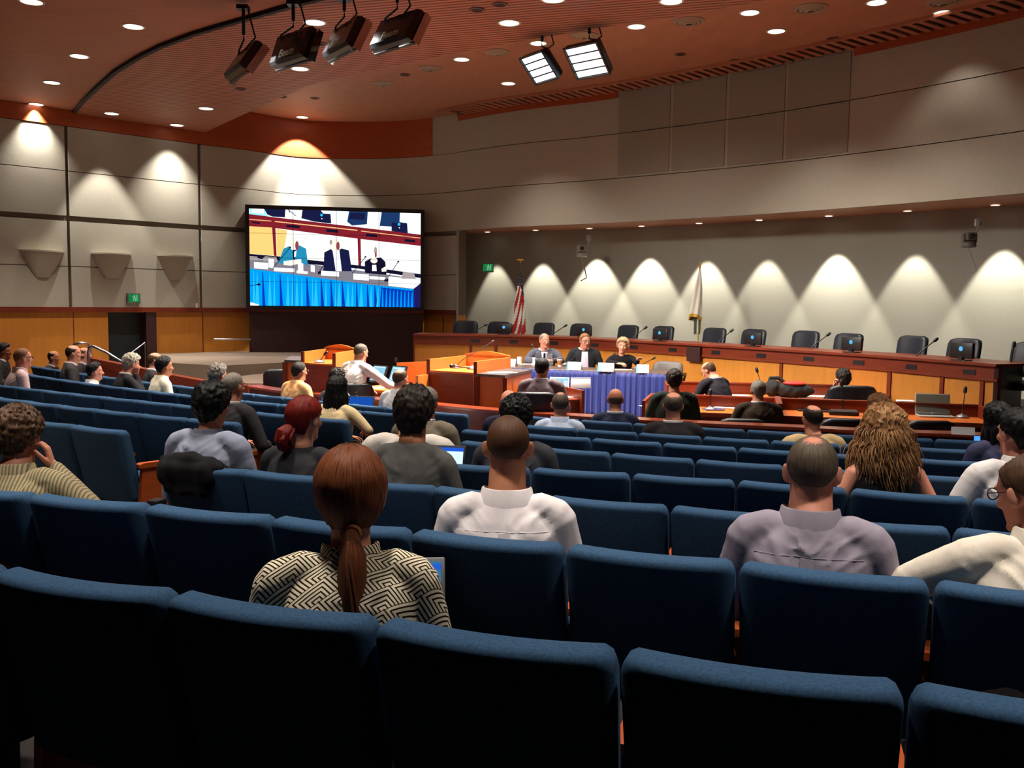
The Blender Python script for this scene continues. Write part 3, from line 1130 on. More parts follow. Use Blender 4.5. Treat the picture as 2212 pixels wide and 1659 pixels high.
# ---- operator's control desk
oa, ob = PZ(796, 841, .86), PZ(912, 849, .86)
ov = Vector((ob.x - oa.x, ob.y - oa.y)); od = ov.normalized(); on_ = Vector((-od.y, od.x)); OL = ov.length
desk = empty('control_desk', (oa.x, oa.y, 0), math.atan2(od.y, od.x), 'orange control desk with raised back, between the two lecterns', 'desk')
mb = MB(); mb.box(-.3, OL, 0, 1.12, .82, .86, bev=.008); mb.build('desktop', M_ORDESK, desk)
mb = MB()
rings = []
for k in range(13):
    s = k / 12; x = -.35 + (OL + .4) * s; y = 1.12 + .10 * math.sin(PI * s); z = 1.15 + .03 * math.sin(PI * s)
    rings.append([(x, y, 0), (x, y + .04, 0), (x, y + .04, z), (x, y, z)])
mb.loft(rings); mb.build('back_guard', M_ORP, desk, smooth=False)
mb = MB(); mb.box(OL, OL + .04, -.15, 1.14, 0, 1.10); mb.build('side_panel', M_ORP, desk, smooth=False)
mb = MB(); mb.box(-.3, OL, .04, .07, 0.06, .82); mb.build('modesty_panel', M_RED, desk, smooth=False)
M_SCR = emit('monitor_cyan', (.30, .68, .85), 1.0)
M_SCRW = emit('monitor_white', (.75, .9, 1.0), 1.0)
M_SCRD = emit('monitor_text', (.10, .25, .35), .6)
M_SCRB = emit('monitor_blue', (.02, .12, .75), .9)


def flat_screen(name, parent_loc, rz, w, h, tilt, label, cat='monitor', cells=(), case=M_BLACK, scr=M_SCR, base=True, group=None):
    t = empty(name, parent_loc, rz, label, cat, group)
    M = Matrix.Rotation(-tilt, 4, 'X')
    # screen faces -y (towards the sitter)
    mb = MB(); mb.box(-w / 2, w / 2, 0, .025, .02, .02 + h, 0, M); mb.build('case', case, t, smooth=False)
    mb = MB(); b = .018
    mb.box(-w / 2 + b, w / 2 - b, -.002, 0.001, .02 + b, .02 + h - b, 0, M)
    for (x0, x1, z0, z1, mi) in cells:
        mb.box(-w / 2 + b + (w - 2 * b) * x0, -w / 2 + b + (w - 2 * b) * x1, -.004, -.001, .02 + b + (h - 2 * b) * z0, .02 + b + (h - 2 * b) * z1, mi, M)
    mb.build('display', [scr, M_SCRW, M_SCRD, M_SCRB], t, smooth=False)
    if base:
        mb = MB(); mb.box(-.05, .05, .0, .12, 0, .02); mb.tube([(0, .03, .01), (0, .05, .15)], .015, 8); mb.build('stand', M_BLACK, t)
    return t


rz_o = math.atan2(od.y, od.x)
q = PZ(810, 828, .86); flat_screen('computer_monitor', (q.x, q.y, .862), rz_o - .20, .30, .26, .40, 'left of the two lit monitors before the operator in white shirt', cells=((.45, .8, .3, .5, 2), (.05, .95, .9, .97, 1), (.3, .75, .56, .62, 2)))
q = PZ(851, 830, .86); flat_screen('computer_monitor', (q.x, q.y, .862), rz_o - .20, .30, .26, .40, 'right of the two lit monitors before the operator in white shirt', cells=((.08, .92, .85, .95, 1), (.1, .5, .1, .6, 1)))
sheet('papers', PZ(815, 838, .862), .22, .2, .4, 'white papers at the front edge of the control desk')

# ---- left desk: the man in the mauve jacket
ma, mb2 = PZ(1120, 866, .84), PZ(1252, 862, .84)
mv = Vector((mb2.x - ma.x, mb2.y - ma.y)); md = mv.normalized(); ML = mv.length
desk2 = empty('clerk_desk', (ma.x, ma.y, 0), math.atan2(md.y, md.x), 'cherry wood desk with tall end panel in front of the mauve-jacketed man', 'desk')
mb = MB(); mb.box(0, ML, 0, .62, .80, .84, bev=.006); mb.build('desktop', M_RED, desk2)
mb = MB(); mb.box(ML, ML + .04, -.06, .8, 0, .955); mb.build('end_panel', M_RED, desk2, smooth=False)
mb = MB(); mb.box(0, ML, .62, .65, 0, .95); mb.build('back_panel', M_RED, desk2, smooth=False)
mb = MB(); mb.box(0, ML, .03, .055, .06, .8); mb.build('modesty_panel', M_RED, desk2, smooth=False)


def laptop(p, rz, w, d, h, open_deg, label, scr, body=M_SILV, cells=(), logo=False, group=None, lidm=None):
    """p: middle of the hinge; keyboard side faces -y"""
    t = empty('laptop', p, rz, label, 'laptop', group)
    mb = MB(); mb.box(-w / 2, w / 2, -d, 0, 0, .018, bev=.006); mb.build('keyboard_base', body, t)
    mb = MB(); mb.box(-w / 2 + .02, w / 2 - .02, -d * .55, -.03, .018, .020); mb.build('keys', M_BLACK, t, smooth=False)
    M = Matrix.Translation((0, 0, .016)) @ Matrix.Rotation(-math.radians(open_deg - 90), 4, 'X')
    mb = MB(); mb.box(-w / 2, w / 2, 0, .012, 0, h, 0, M, bev=.005); lid = mb.build('lid', lidm or body, t)
    mb = MB(); b = .014
    mb.box(-w / 2 + b, w / 2 - b, -.002, 0, b * 1.6, h - b, 0, M)
    for (x0, x1, z0, z1, mi) in cells:
        mb.box(-w / 2 + b + (w - 2 * b) * x0, -w / 2 + b + (w - 2 * b) * x1, -.004, -.001, b * 1.6 + (h - 2.6 * b) * z0, b * 1.6 + (h - 2.6 * b) * z1, mi, M)
    mb.build('display', [scr, M_SCRW, M_SCRD, M_SCRB], lid, smooth=False)
    if logo:
        mb = MB(); mb.box(-.012, .012, -.003, -.0005, .004, .018, 0, M); mb.build('logo', M_WHITE, lid, smooth=False)
    return t


M_WPL = mat('white_plastic', S((235, 235, 235)), .4)
q = PZ(1207, 846, .84); laptop((q.x, q.y, .84), rz_o + .5 - .2, .27, .19, .19, 108, 'open white laptop with teal screen beside the mauve-jacketed man', M_SCR, M_WPL, ((.0, .8, .88, .96, 1), (.75, .97, .1, .8, 1)))
# the big white lid standing behind it, turned away from the viewer
q = PZ(1255, 838, .955)
t = empty('tent_card', (q.x, q.y, .952), .12, 'wide white card standing on the mauve-jacketed man\'s desk', 'name card')
mb = MB(); mb.box(-.13, .13, 0, .01, .0, .125, 0, Matrix.Rotation(-.2, 4, 'X'), bev=.004); mb.build('card', M_PAPER, t)
mb = MB(); mb.box(-.13, .13, .05, .06, .0, .125, 0, Matrix.Rotation(.2, 4, 'X'), bev=.004); mb.build('back_leaf', M_PAPER, t)
sheet('papers', PZ(1240, 857, .842), .24, .17, .1, 'white papers at the right end of the clerk desk')

# ---- the two long staff desks on the right
def staff_desk(L0, R0, depth, zt, zp, label, lw, rw, extra=()):
    """L0,R0 near edge in plan; lw, rw wing depths"""
    L0, R0 = Vector(L0), Vector(R0); u = (R0 - L0); W = u.length; rz = math.atan2(u.y, u.x)
    t = empty('staff_desk', (L0.x, L0.y, 0), rz, label, 'desk', None)
    mb = MB(); mb.box(0, W, 0, depth, zt - .035, zt, bev=.006); mb.build('desktop', M_ORDESK, t)
    mb = MB(); mb.box(0, W, -.006, -.0, zt - .05, zt - .002); mb.build('edge_band', M_RED, t, smooth=False)
    mb = MB(); mb.box(0, W, depth, depth + .035, 0, zp); mb.build('back_panel', M_RED, t, smooth=False)
    mb = MB(); mb.box(0, W, depth - .02, depth + .06, zp, zp + .02, bev=.006); mb.build('cap_rail', M_RED, t)
    mb = MB(); mb.box(-.04, 0, -lw, depth + .03, 0, zp + .02); mb.build('end_panel', M_RED, t, smooth=False)
    mb = MB(); mb.box(W, W + .04, -rw, depth + .03, 0, zp + .01); mb.build('end_panel', M_RED, t, smooth=False)
    mb = MB(); mb.box(0, W, .35, .38, .05, zt - .035); mb.build('modesty_panel', M_RED, t, smooth=False)
    for (x, y0) in extra:
        mb = MB(); mb.box(x - .035, x + .035, y0, depth, 0, zp + .04); mb.build('divider', M_RED, t, smooth=False)
    return t


A0, A1 = PZ(1400, 886, .74), PZ(2140, 915, .74)
Aw = (Vector((A1.x - A0.x, A1.y - A0.y))).length
xdiv = Aw * .40
staff_desk((A0.x, A0.y), (A1.x, A1.y), .66, .74, .87, 'nearer of two long orange staff desks, holding the open grey laptop', .35, .0, ((xdiv, -.30),))
B0, B1 = PZ(1446, 858, .74), PZ(2110, 873, .74)
staff_desk((B0.x, B0.y), (B1.x, B1.y), .72, .74, .89, 'farther of two long orange staff desks, holding the black bag', .0, .6)

dA = Vector((A1.x - A0.x, A1.y - A0.y)).normalized(); rzA = math.atan2(dA.y, dA.x)
ZA = .742
q = PZ(2014, 897, ZA); laptop((q.x, q.y, ZA), rzA + .04, .40, .26, .25, 100, 'open grey laptop with dark screen on the nearer staff desk', mat('screen_off', S((112, 116, 104)), .35), M_SILV, (), True)
q = PZ(1757, 886, ZA); laptop((q.x, q.y, ZA), rzA - .05, .38, .20, .16, 125, 'dark laptop lid tilted back on the nearer staff desk', mat('screen_off_grey', S((120, 112, 100)), .4), M_BLACK, ((.38, .66, .80, .93, 1),))
q = PZ(1822, 896, ZA)
t = empty('document_tray', (q.x, q.y, ZA), rzA, 'low black tray on the nearer staff desk before the black chair', 'tray')
mb = MB(); mb.box(-.17, .17, -.1, .12, 0, .05, bev=.012); mb.build('body', M_BLACK, t)
mb = MB(); mb.box(-.15, .15, -.08, .10, .05, .056); mb.build('top_panel', M_TOPDK, t, smooth=False)
for (tx, ty, bx, by, lab) in ((2085, 843, 2078, 902, 'right end of the nearer staff desk'), (1818, 829, 1821, 893, 'middle of the nearer staff desk'), (1535, 848, 1534, 885, 'left half of the nearer staff desk')):
    b_ = PZ(bx, by, ZA); mic(b_, PY(tx, ty, b_.y + .03), f'gooseneck microphone at the {lab}', 'microphones on the staff desks', .006, .022)
for (tx, ty, bx, by, lab) in ((2037, 813, 2068, 863, 'right end of the farther staff desk'), (1635, 800, 1648, 850, 'middle of the farther staff desk')):
    b_ = PZ(bx, by, ZA); mic(b_, PY(tx, ty, b_.y + .03), f'gooseneck microphone at the {lab}', 'microphones on the staff desks', .006, .023)
sheet('papers', PZ(1500, 846, ZA), .75, .34, rzA, 'large white papers spread before the stooping man in dark suit', n=5)
sheet('papers', PZ(1590, 854, ZA), .34, .16, rzA + .3, 'white papers right of the stooping man in dark suit')
sheet('papers', PZ(1763, 856, ZA), .36, .26, rzA - .2, 'white papers left of the woman in the black chair', n=4)
sheet('papers', PZ(1945, 858, ZA), .40, .18, rzA, 'white papers on the farther staff desk behind the grey laptop')
sheet('papers', PZ(1386, 877, ZA) + Vector((.1, 0, .0)), .22, .18, .5, 'white papers at the left end of the nearer staff desk')
sheet('papers', PZ(1567, 880, ZA), .24, .2, -.4, 'white papers left of the man in brown suit')
sheet('folder', PZ(1541, 885, ZA), .24, .18, .1, 'purple folder on the nearer staff desk', 'folder', 1, mat('purple_folder', S((72, 66, 120)), .6), .008)
sheet('folder', PZ(1475, 842, ZA) , .2, .12, .2, 'red folder under the papers of the stooping man', 'folder', 1, mat('red_folder', S((190, 50, 50)), .6), .006)
q = PZ(1955, 886, ZA)
for k, (c, lab) in enumerate(((S((206, 200, 180)), 'cream book at the bottom of the stack beside the grey laptop'), (S((60, 58, 64)), 'dark book in the middle of the stack beside grey laptop'), (S((230, 226, 216)), 'white book on top of the stack beside the grey laptop'))):
    t = empty('book', (q.x, q.y, ZA + .042 * k), rzA + (.08, -.1, .05)[k], lab, 'book', 'books beside the grey laptop')
    mb = MB(); mb.box(-.10, .10, -.075, .075, 0, .042, bev=.004); mb.build('cover', mat(f'book_cover_{k}', c, .6), t)
    mb = MB(); mb.box(-.095, .102, -.076, .076, .006, .036); mb.build('pages', M_PAPER, t, smooth=False)
lathe_thing('drinking_glass', [(.03, 0), (.038, .11), (.035, .11), (.028, .01)], M_GLASS, PZ(1707, 880, ZA), 'clear drinking glass right of the desk divider', 'glass')
lathe_thing('paper_cup', [(.035, 0), (.045, .10), (.047, .105), (.042, .1)], mat('brown_cup', S((150, 104, 74)), .6), PZ(1667, 882, ZA), 'brown cup left of the desk divider', 'cup')
# black bag with something red on it
q = PZ(1700, 858, ZA)
t = empty('camera_bag', (q.x, q.y, ZA), rzA, 'black bag with red top lying on the farther staff desk', 'bag')
m_bag = mat('bag_nylon', S((18, 17, 19)), .85, bump=.3, scale=(25, 25, 25))
mb = MB(); mb.ell((.08, 0, .10), (.30, .14, .11), 20, 12); mb.ell((-.2, 0, .13), (.12, .13, .13), 16, 10)
co, fs, nr = remesh(mb, .014, 8)
co = co + nr * np.array([[noise.noise(Vector(p) * 14) * .016] for p in co]); co[:, 2] = np.maximum(co[:, 2], 0)
mb = MB(); mb.add(co.tolist(), fs); mb.build('body', m_bag, t, fix=False)
mb = MB(); mb.tube([(-.28, 0, .14), (-.24, .02, .27), (-.12, .03, .27), (-.02, .02, .20), (.1, 0, .21)], [.02, .025, .03, .02, .012], 8); mb.build('strap', m_bag, t)
mb = MB(); mb.ell((.09, -.03, .205), (.16, .10, .035), 16, 8); mb.build('red_flap', mat('red_cloth', S((190, 44, 30)), .7), t)

# ---- chairs of the staff
CH_X = exec_chair(.56, 1.02, .46); CH_L = exec_chair(.54, .86, .45, None, True)


def chair_at(px, py, Y, rz, label, P=CH_X, ht0=1.02, zf=0.0, group='black office chairs in the well', wsc=1.0):
    p = PY(px, py, Y)
    # the back leans behind the origin: shift so that the top of the back meets the pixel
    off = Matrix.Rotation(rz, 3, 'Z') @ Vector((0, -.28, 0))
    c = place_chair(P, (p.x - off.x, p.y - off.y, zf), rz, label, group)
    c.scale = (wsc, 1, (p.z - zf) / ht0)
    return c


chair_at(1844, 833, 12.5, -.1, 'black leather chair with the dark-haired woman at the farther staff desk', wsc=1.15)
chair_at(1605, 905, 10.55, -.15, 'black chair behind the man in brown suit', CH_L, .86)
chair_at(1830, 905, 10.4, -.1, 'black chair left of the pink-topped woman at the rail', CH_L, .86)
chair_at(2016, 909, 10.3, -.1, 'black chair before the open grey laptop', CH_L, .86)
chair_at(1154, 847, 10.75, -.05, 'black leather chair behind the man in mauve jacket')
chair_at(765, 828, 11.9, .3, 'black leather chair behind the operator in white shirt', CH_L, .86)
chair_at(610, 797, 14.3, .3, 'black leather chair at the far left of the well, beside the ramp')

# ---- rail in front of the audience
RL = [PZ(x, y, .82) for x, y in ((545, 832), (612, 842), (700, 850), (815, 860), (945, 872), (1075, 884), (1300, 899), (1514, 911), (1723, 920), (1900, 929), (2053, 934), (2300, 944))]
RL = [Vector((p.x, p.y)) for p in RL]
RLs = catmull(RL, 5)
rail = empty('front_rail', (RLs[25].x, RLs[25].y, 0), 0, 'low cherry wood rail wall between the front row and the well', 'rail')


def rpart(name, mb, m, sm=True):
    o = mb.build(name, m, rail, smooth=sm); o.matrix_parent_inverse = Matrix.Translation(-Vector(rail.location)); return o


mb = MB(); ribbon(mb, RLs, -.05, .05, .0, .79); rpart('panel', mb, M_RED)
mb = MB(); ribbon(mb, RLs, -.12, .12, .79, .82); rpart('cap', mb, mat('cherry_gloss', S((138, 54, 24)), .25, var=.25, scale=(3, 3, 20), spec=.6))
q = PZ(2080, 938, .83)
t = empty('paper_sign', (q.x, q.y, .82), rzA, 'white card standing on the rail at the right', 'card')
mb = MB(); mb.box(-.105, .105, -.02, -.014, 0, .07, 0, Matrix.Rotation(-.35, 4, 'X')); mb.build('card', M_PAPER, t, smooth=False)
mb = MB(); mb.box(-.105, .105, .03, .036, 0, .07, 0, Matrix.Rotation(.35, 4, 'X')); mb.build('back_leaf', M_PAPER, t, smooth=False)
# stair side wall on the left with its steel handrails
SW = [PY(x, y, Y) for x, y, Y in ((186, 770, 15.6), (215, 776, 15.5), (260, 785, 15.4), (320, 797, 15.2), (380, 810, 14.9), (440, 821, 14.4), (500, 829, 14.0), (545, 834, 13.7))]
rings = []
for i, p in enumerate(SW):
    a, b = SW[max(i - 1, 0)], SW[min(i + 1, len(SW) - 1)]
    tt = Vector((b.x - a.x, b.y - a.y)).normalized(); nn = Vector((tt.y, -tt.x)) * .07
    rings.append([(p.x - nn.x, p.y - nn.y, 0), (p.x + nn.x, p.y + nn.y, 0), (p.x + nn.x, p.y + nn.y, p.z), (p.x - nn.x, p.y - nn.y, p.z)])
mb = MB(); mb.loft(rings)
o = mb.build('stair_side_wall', M_RED); tag(o, 'sloping cherry wood side wall of the stairs at the left', 'side wall')


def handrail(pts, label, posts=(), r=.022):
    t = empty('handrail', pts[0], 0, label, 'handrail')
    P = [Vector(p) - Vector(pts[0]) for p in pts]
    mb = MB(); mb.tube(P, r, 10); mb.build('rail', M_CHROME, t)
    for a, b in posts:
        mb = MB(); mb.tube([Vector(a) - Vector(pts[0]), Vector(b) - Vector(pts[0])], r * .6, 8); mb.build('bracket', M_CHROME, t)
    return t


p0, p1 = PY(463, 733, 21.1), PY(541, 733, 21.4)
handrail([p0, p1], 'steel handrail on the maple wall left of the video wall', ((p0 + Vector((.12, 0, 0)), p0 + Vector((.1, .35, -.02))), (p1 - Vector((.1, 0, 0)), p1 + Vector((-.1, .5, -.02)))))
a = [PY(x, y, Y) for x, y, Y in ((160, 745, 15.5), (172, 741, 15.5), (188, 742, 15.55), (196, 752, 15.6))]
handrail(a + [Vector((a[-1].x, a[-1].y, .9))], 'upper steel handrail loop at the top of the stairs on the left')
a = [PY(x, y, Y) for x, y, Y in ((191, 760, 15.2), (193, 750, 15.2), (202, 748, 15.2), (232, 762, 15.15), (266, 783, 15.1))]
handrail([Vector((a[0].x, a[0].y, .9))] + a + [Vector((a[-1].x + .02, a[-1].y, .7))], 'sloping steel handrail along the stair side wall')
p0, p1 = PY(283, 763, 18.6), PY(313, 740, 18.9)
handrail([p0, p1], 'thin steel rail before the dark doorway', ((p0, Vector((p0.x, p0.y, .0))), (p1, Vector((p1.x, p1.y, .0)))), .012)
# ================================================================ video wall
VL, VR = hx(532, 21.45), hx(916, 22.15)
VL, VR = Vector(VL), Vector(VR)
vd = (VR - VL).normalized(); VWID = (VR - VL).length
VZ0 = PY(540, 668, 21.45).z; VZ1 = PY(530, 442, 21.45).z
VH = VZ1 - VZ0
vw = empty('video_wall', (VL.x, VL.y, VZ0), math.atan2(vd.y, vd.x), 'large bright video wall of tiled screens showing three people at a blue table', 'screen')
M_FRAME = mat('video_frame', S((16, 16, 20)), .4)
mb = MB(); mb.box(0, VWID, .03, .5, 0, VH, bev=.01); mb.build('cabinet', M_FRAME, vw, smooth=False)
bz = .085
mb = MB()
mb.box(0, VWID, -.03, .03, 0, bz); mb.box(0, VWID, -.03, .03, VH - bz, VH); mb.box(0, bz, -.03, .03, bz, VH - bz); mb.box(VWID - bz, VWID, -.03, .03, bz, VH - bz)
mb.build('frame', M_FRAME, vw, smooth=False)
IW, IH = VWID - 2 * bz, VH - 2 * bz
SCRCOL = {'white': (.93, 1, 1), 'cream': (1, .96, .84), 'orange': (1, .58, .18), 'red': (.20, .012, .022), 'lip': (.9, .5, .22), 'navy': (.008, .010, .05), 'black': (.006, .005, .02),
          'teal': (.015, .24, .42), 'table': (.20, .18, .22), 'blue': (0, .30, .78), 'dblue': (0, .035, .42), 'cyan': (.25, .8, 1), 'cyan2': (.02, .48, .95), 'face': (.26, .05, .06), 'skin': (1, .82, .72), 'grey': (.35, .30, .30), 'chair': (.01, .035, .12), 'side': (.01, .01, .09)}
SM = [emit('video_' + k, c, 1.25) for k, c in SCRCOL.items()]
SI = {k: i for i, k in enumerate(SCRCOL)}
mbv = MB(); layer = [0]


def pic(pts, col):
    layer[0] += 1
    out = []
    for x, y in pts:
        u = min(max((x - 87) / 1540, 0), 1); yt = 128 + 32 * u
        v = min(max((y - yt) / (1016 - yt), 0), 1)
        out.append((bz + u * IW, -.0002 * layer[0], bz + (1 - v) * IH))
    mbv.add(out, [tuple(range(len(out)))], SI[col])


def oval(cx, cy, rx, ry, col, n=18):
    pic([(cx + rx * math.cos(2 * PI * k / n), cy + ry * math.sin(2 * PI * k / n)) for k in range(n)], col)


def line(x0, y0, x1, y1, w, col):
    l = math.hypot(x1 - x0, y1 - y0); ax, ay = -(y1 - y0) / l * w / 2, (x1 - x0) / l * w / 2
    pic([(x0 + ax, y0 + ay), (x1 + ax, y1 + ay), (x1 - ax, y1 - ay), (x0 - ax, y0 - ay)], col)


pic([(80, 100), (1640, 100), (1640, 1030), (80, 1030)], 'white')
pic([(95, 100), (220, 100), (245, 205), (95, 190)], 'cyan'); pic([(110, 100), (215, 100), (215, 178), (110, 165)], 'white')
pic([(80, 178), (310, 205), (1640, 352), (1640, 455), (1070, 396), (300, 302), (80, 288)], 'red')
line(310, 243, 1048, 318, 9, 'lip'); line(1080, 324, 1628, 384, 7, 'lip'); line(85, 226, 280, 240, 7, 'lip')
pic([(80, 288), (290, 300), (300, 556), (80, 540)], 'orange'); pic([(316, 306), (1050, 396), (1056, 634), (322, 560)], 'cream'); pic([(1076, 400), (1640, 458), (1640, 712), (1080, 640)], 'white')
pic([(322, 310), (420, 322), (380, 566), (326, 560)], 'orange')
pic([(286, 296), (316, 300), (324, 560), (300, 557)], 'red'); pic([(1048, 392), (1077, 396), (1081, 642), (1055, 638)], 'red')
for a, b, c, d in ((412, 272, 530, 303), (768, 308, 875, 342), (1124, 346, 1226, 380), (1478, 393, 1576, 424), (110, 245, 180, 268)):
    pic([(a, b), (c, b + 9), (c, d), (a, d - 9)], 'black')
pic([(218, 100), (405, 100), (400, 205), (290, 200), (245, 180)], 'navy')
pic([(556, 100), (720, 100), (740, 168), (806, 172), (812, 258), (660, 242), (545, 212)], 'navy')
pic([(972, 100), (1142, 100), (1134, 262), (1000, 275), (955, 240)], 'chair'); pic([(985, 160), (1120, 160), (1112, 225), (972, 215)], 'navy')
pic([(1268, 100), (1436, 100), (1432, 240), (1502, 250), (1508, 342), (1358, 322), (1362, 282), (1250, 276)], 'chair'); pic([(1360, 245), (1502, 250), (1508, 342), (1358, 322)], 'navy')
oval(725, 182, 12, 12, 'cyan2'); oval(1427, 260, 13, 13, 'cyan2'); oval(728, 215, 5, 5, 'white'); oval(1430, 292, 5, 5, 'white')
line(450, 150, 500, 195, 6, 'black'); line(435, 130, 445, 160, 10, 'navy')
pic([(80, 541), (322, 560), (1060, 638), (1640, 712), (1640, 748), (1060, 668), (320, 604), (80, 575)], 'black')
pic([(80, 586), (400, 602), (1100, 690), (1640, 760), (1640, 796), (1562, 850), (1100, 806), (700, 764), (80, 682)], 'table')
pic([(1330, 735), (1640, 762), (1640, 800), (1562, 846), (1330, 822)], 'white')
pic([(80, 560), (155, 566), (160, 600), (80, 596)], 'grey'); pic([(205, 575), (225, 562), (320, 568), (335, 615), (205, 606)], 'grey'); pic([(1450, 755), (1465, 695), (1565, 700), (1585, 757)], 'grey')
pic([(80, 676), (600, 742), (1100, 806), (1562, 850), (1572, 1030), (80, 1030)], 'blue')
pic([(1562, 850), (1640, 796), (1640, 1030), (1572, 1030)], 'side')
rnd = random.Random(5)
for x in (198, 352, 590, 718, 806, 908, 1038, 1136, 1204, 1268, 1296, 1330, 1372, 1402, 1440, 1478, 1510, 1545):
    yt = 690 + (x - 85) * .118; w = rnd.uniform(14, 28)
    pic([(x - 3, yt), (x + 4, yt), (x + w, 1030), (x - 4, 1030)], 'dblue')
for x in (120, 150, 260, 300, 420, 460, 500, 545, 640, 670, 760, 850, 880, 960, 1000, 1080, 1170, 1235, 1350, 1420, 1460):
    yt = 690 + (x - 85) * .118; w = rnd.uniform(8, 20)
    pic([(x, yt + 8), (x + 4, yt + 8), (x + w, 1030), (x - w, 1030)], 'cyan2')
pic([(1265, 838), (1562, 868), (1572, 1030), (1250, 1030)], 'dblue')
for x in range(1275, 1570, 34):
    pic([(x, 850 + (x - 1275) * .1), (x + 7, 852 + (x - 1275) * .1), (x + 10, 1030), (x - 8, 1030)], 'blue')
# man in teal
pic([(338, 622), (385, 492), (438, 466), (484, 540), (524, 458), (586, 490), (602, 646), (520, 610), (450, 646)], 'teal')
pic([(465, 500), (500, 500), (486, 590), (470, 590)], 'navy'); oval(478, 440, 44, 62, 'skin'); oval(505, 462, 16, 42, 'face'); pic([(480, 520), (500, 505), (495, 560), (480, 570)], 'white')
pic([(385, 606), (450, 596), (540, 585), (545, 620), (450, 646), (385, 640)], 'skin')
# man in navy
pic([(740, 692), (748, 522), (812, 488), (850, 520), (902, 484), (970, 502), (996, 692)], 'navy'); pic([(822, 498), (884, 498), (905, 692), (850, 692)], 'white')
oval(846, 456, 44, 60, 'skin'); oval(872, 462, 15, 40, 'face'); oval(808, 428, 12, 24, 'grey')
# woman in black
pic([(1114, 700), (1114, 602), (1172, 570), (1262, 564), (1302, 604), (1312, 722), (1120, 706)], 'black'); oval(1198, 592, 32, 26, 'skin'); pic([(1182, 632), (1218, 632), (1222, 688), (1180, 688)], 'white')
oval(1186, 505, 54, 60, 'cream'); oval(1212, 500, 14, 34, 'grey'); oval(1214, 540, 9, 26, 'face'); pic([(1265, 668), (1310, 640), (1312, 690), (1270, 694)], 'skin')
for a, b, c, d in ((125, 615, 248, 682), (252, 582, 300, 672), (300, 664, 480, 706), (512, 618, 560, 700), (500, 690, 600, 722), (626, 636, 662, 706), (720, 690, 880, 742), (1010, 712, 1150, 776), (1155, 735, 1300, 770)):
    pic([(a, b), (c, b + 8), (c, d), (a, d - 8)], 'white')
for q in ((445, 480, 290, 670), (800, 545, 690, 720), (1120, 560, 1000, 712), (1420, 600, 1330, 740), (160, 820, 85, 835)):
    line(*q, 6, 'navy'); oval(q[0], q[1], 9, 8, 'black')
pic([(690, 700), (720, 690), (715, 720), (690, 722)], 'black'); pic([(1290, 765), (1330, 757), (1330, 782), (1292, 784)], 'black'); oval(165, 822, 16, 10, 'black')
pic([(88, 985), (160, 1005), (165, 1030), (88, 1030)], 'skin')
mbv.build('display_picture', SM, vw, smooth=False, fix=False)
mb = MB()
for k in (1, 2, 3):
    x = bz + IW * k / 4; mb.box(x - .004, x + .004, -.0275, -.024, bz, VH - bz)
    z = bz + IH * k / 4; mb.box(bz, VWID - bz, -.0275, -.024, z - .003, z + .003)
mb.build('bezel_grid', M_FRAME, vw, smooth=False)
# stained plinth under the video wall
pl = empty('video_wall_plinth', (VL.x, VL.y, 0), math.atan2(vd.y, vd.x), 'dark stained wood plinth under the video wall', 'plinth')
mb = MB(); mb.box(.05, VWID - .02, .06, .5, 0, VZ0); mb.build('body', M_DKWOOD, pl, smooth=False)
mb = MB(); mb.box(.0, VWID, .03, .5, VZ0 - .05, VZ0 - .002); mb.build('top_edge', M_RED, pl, smooth=False)
mb = MB(); mb.box(VWID * .83, VWID * .83 + .07, .05, .06, .62, .74, bev=.004); mb.build('outlet_plate', M_GREYM, pl)

# ================================================================ sconces on the left wall
def wall_frame(px, py):
    """point of the panelled wall seen at a pixel: (point, outward normal)"""
    best = None
    for i in range(len(WALL) - 1):
        a, b = WALL[i], WALL[i + 1]
        pa, pb = proj((a.x, a.y, 2.06))[0], proj((b.x, b.y, 2.06))[0]
        if pa <= px <= pb:
            q = a.lerp(b, (px - pa) / (pb - pa)); t = (b - a).normalized()
            nn = Vector((t.y, -t.x)); q = q + nn * .06
            return PY(px, py, q.y), nn
    raise ValueError


for i, (px, py, w, nm) in enumerate(((90, 541, .86, 'leftmost, left of the first wall joint'), (240, 547, .84, 'between the two wall joints, above the exit sign'), (378, 552, .82, 'rightmost, beside the second wall joint'))):
    p, nn = wall_frame(px, py)
    t = empty('wall_sconce', p, yaw_to(nn.x, nn.y), f'fabric-coloured tapered half-bowl wall sconce, {nm}', 'wall sconce', 'tapered wall sconces on the left wall')
    mb = MB(); n = 14; rings = []
    for z, r, d in ((-.52, .13, .05), (-.35, .24, .12), (-.18, .34, .19), (-.03, w / 2 - .02, .25)):
        rings.append([(r * math.cos(PI * k / n), d * math.sin(PI * k / n), z) for k in range(n + 1)])
    mb.loft(rings); mb.build('bowl', M_FAB, t)
    mb = MB(); rings = []
    for z, r, d in ((-.03, w / 2, .265), (0, w / 2, .265)):
        rings.append([(r * math.cos(PI * k / n), d * math.sin(PI * k / n), z) for k in range(n + 1)])
    mb.loft(rings); mb.build('rim', mat('sconce_rim', S((170, 162, 146)), .7), t)

# ================================================================ exit signs
M_EXG = emit('exit_green', (.015, .34, .08), .55)
M_EXW = emit('exit_white', (.35, .85, .5), .55)


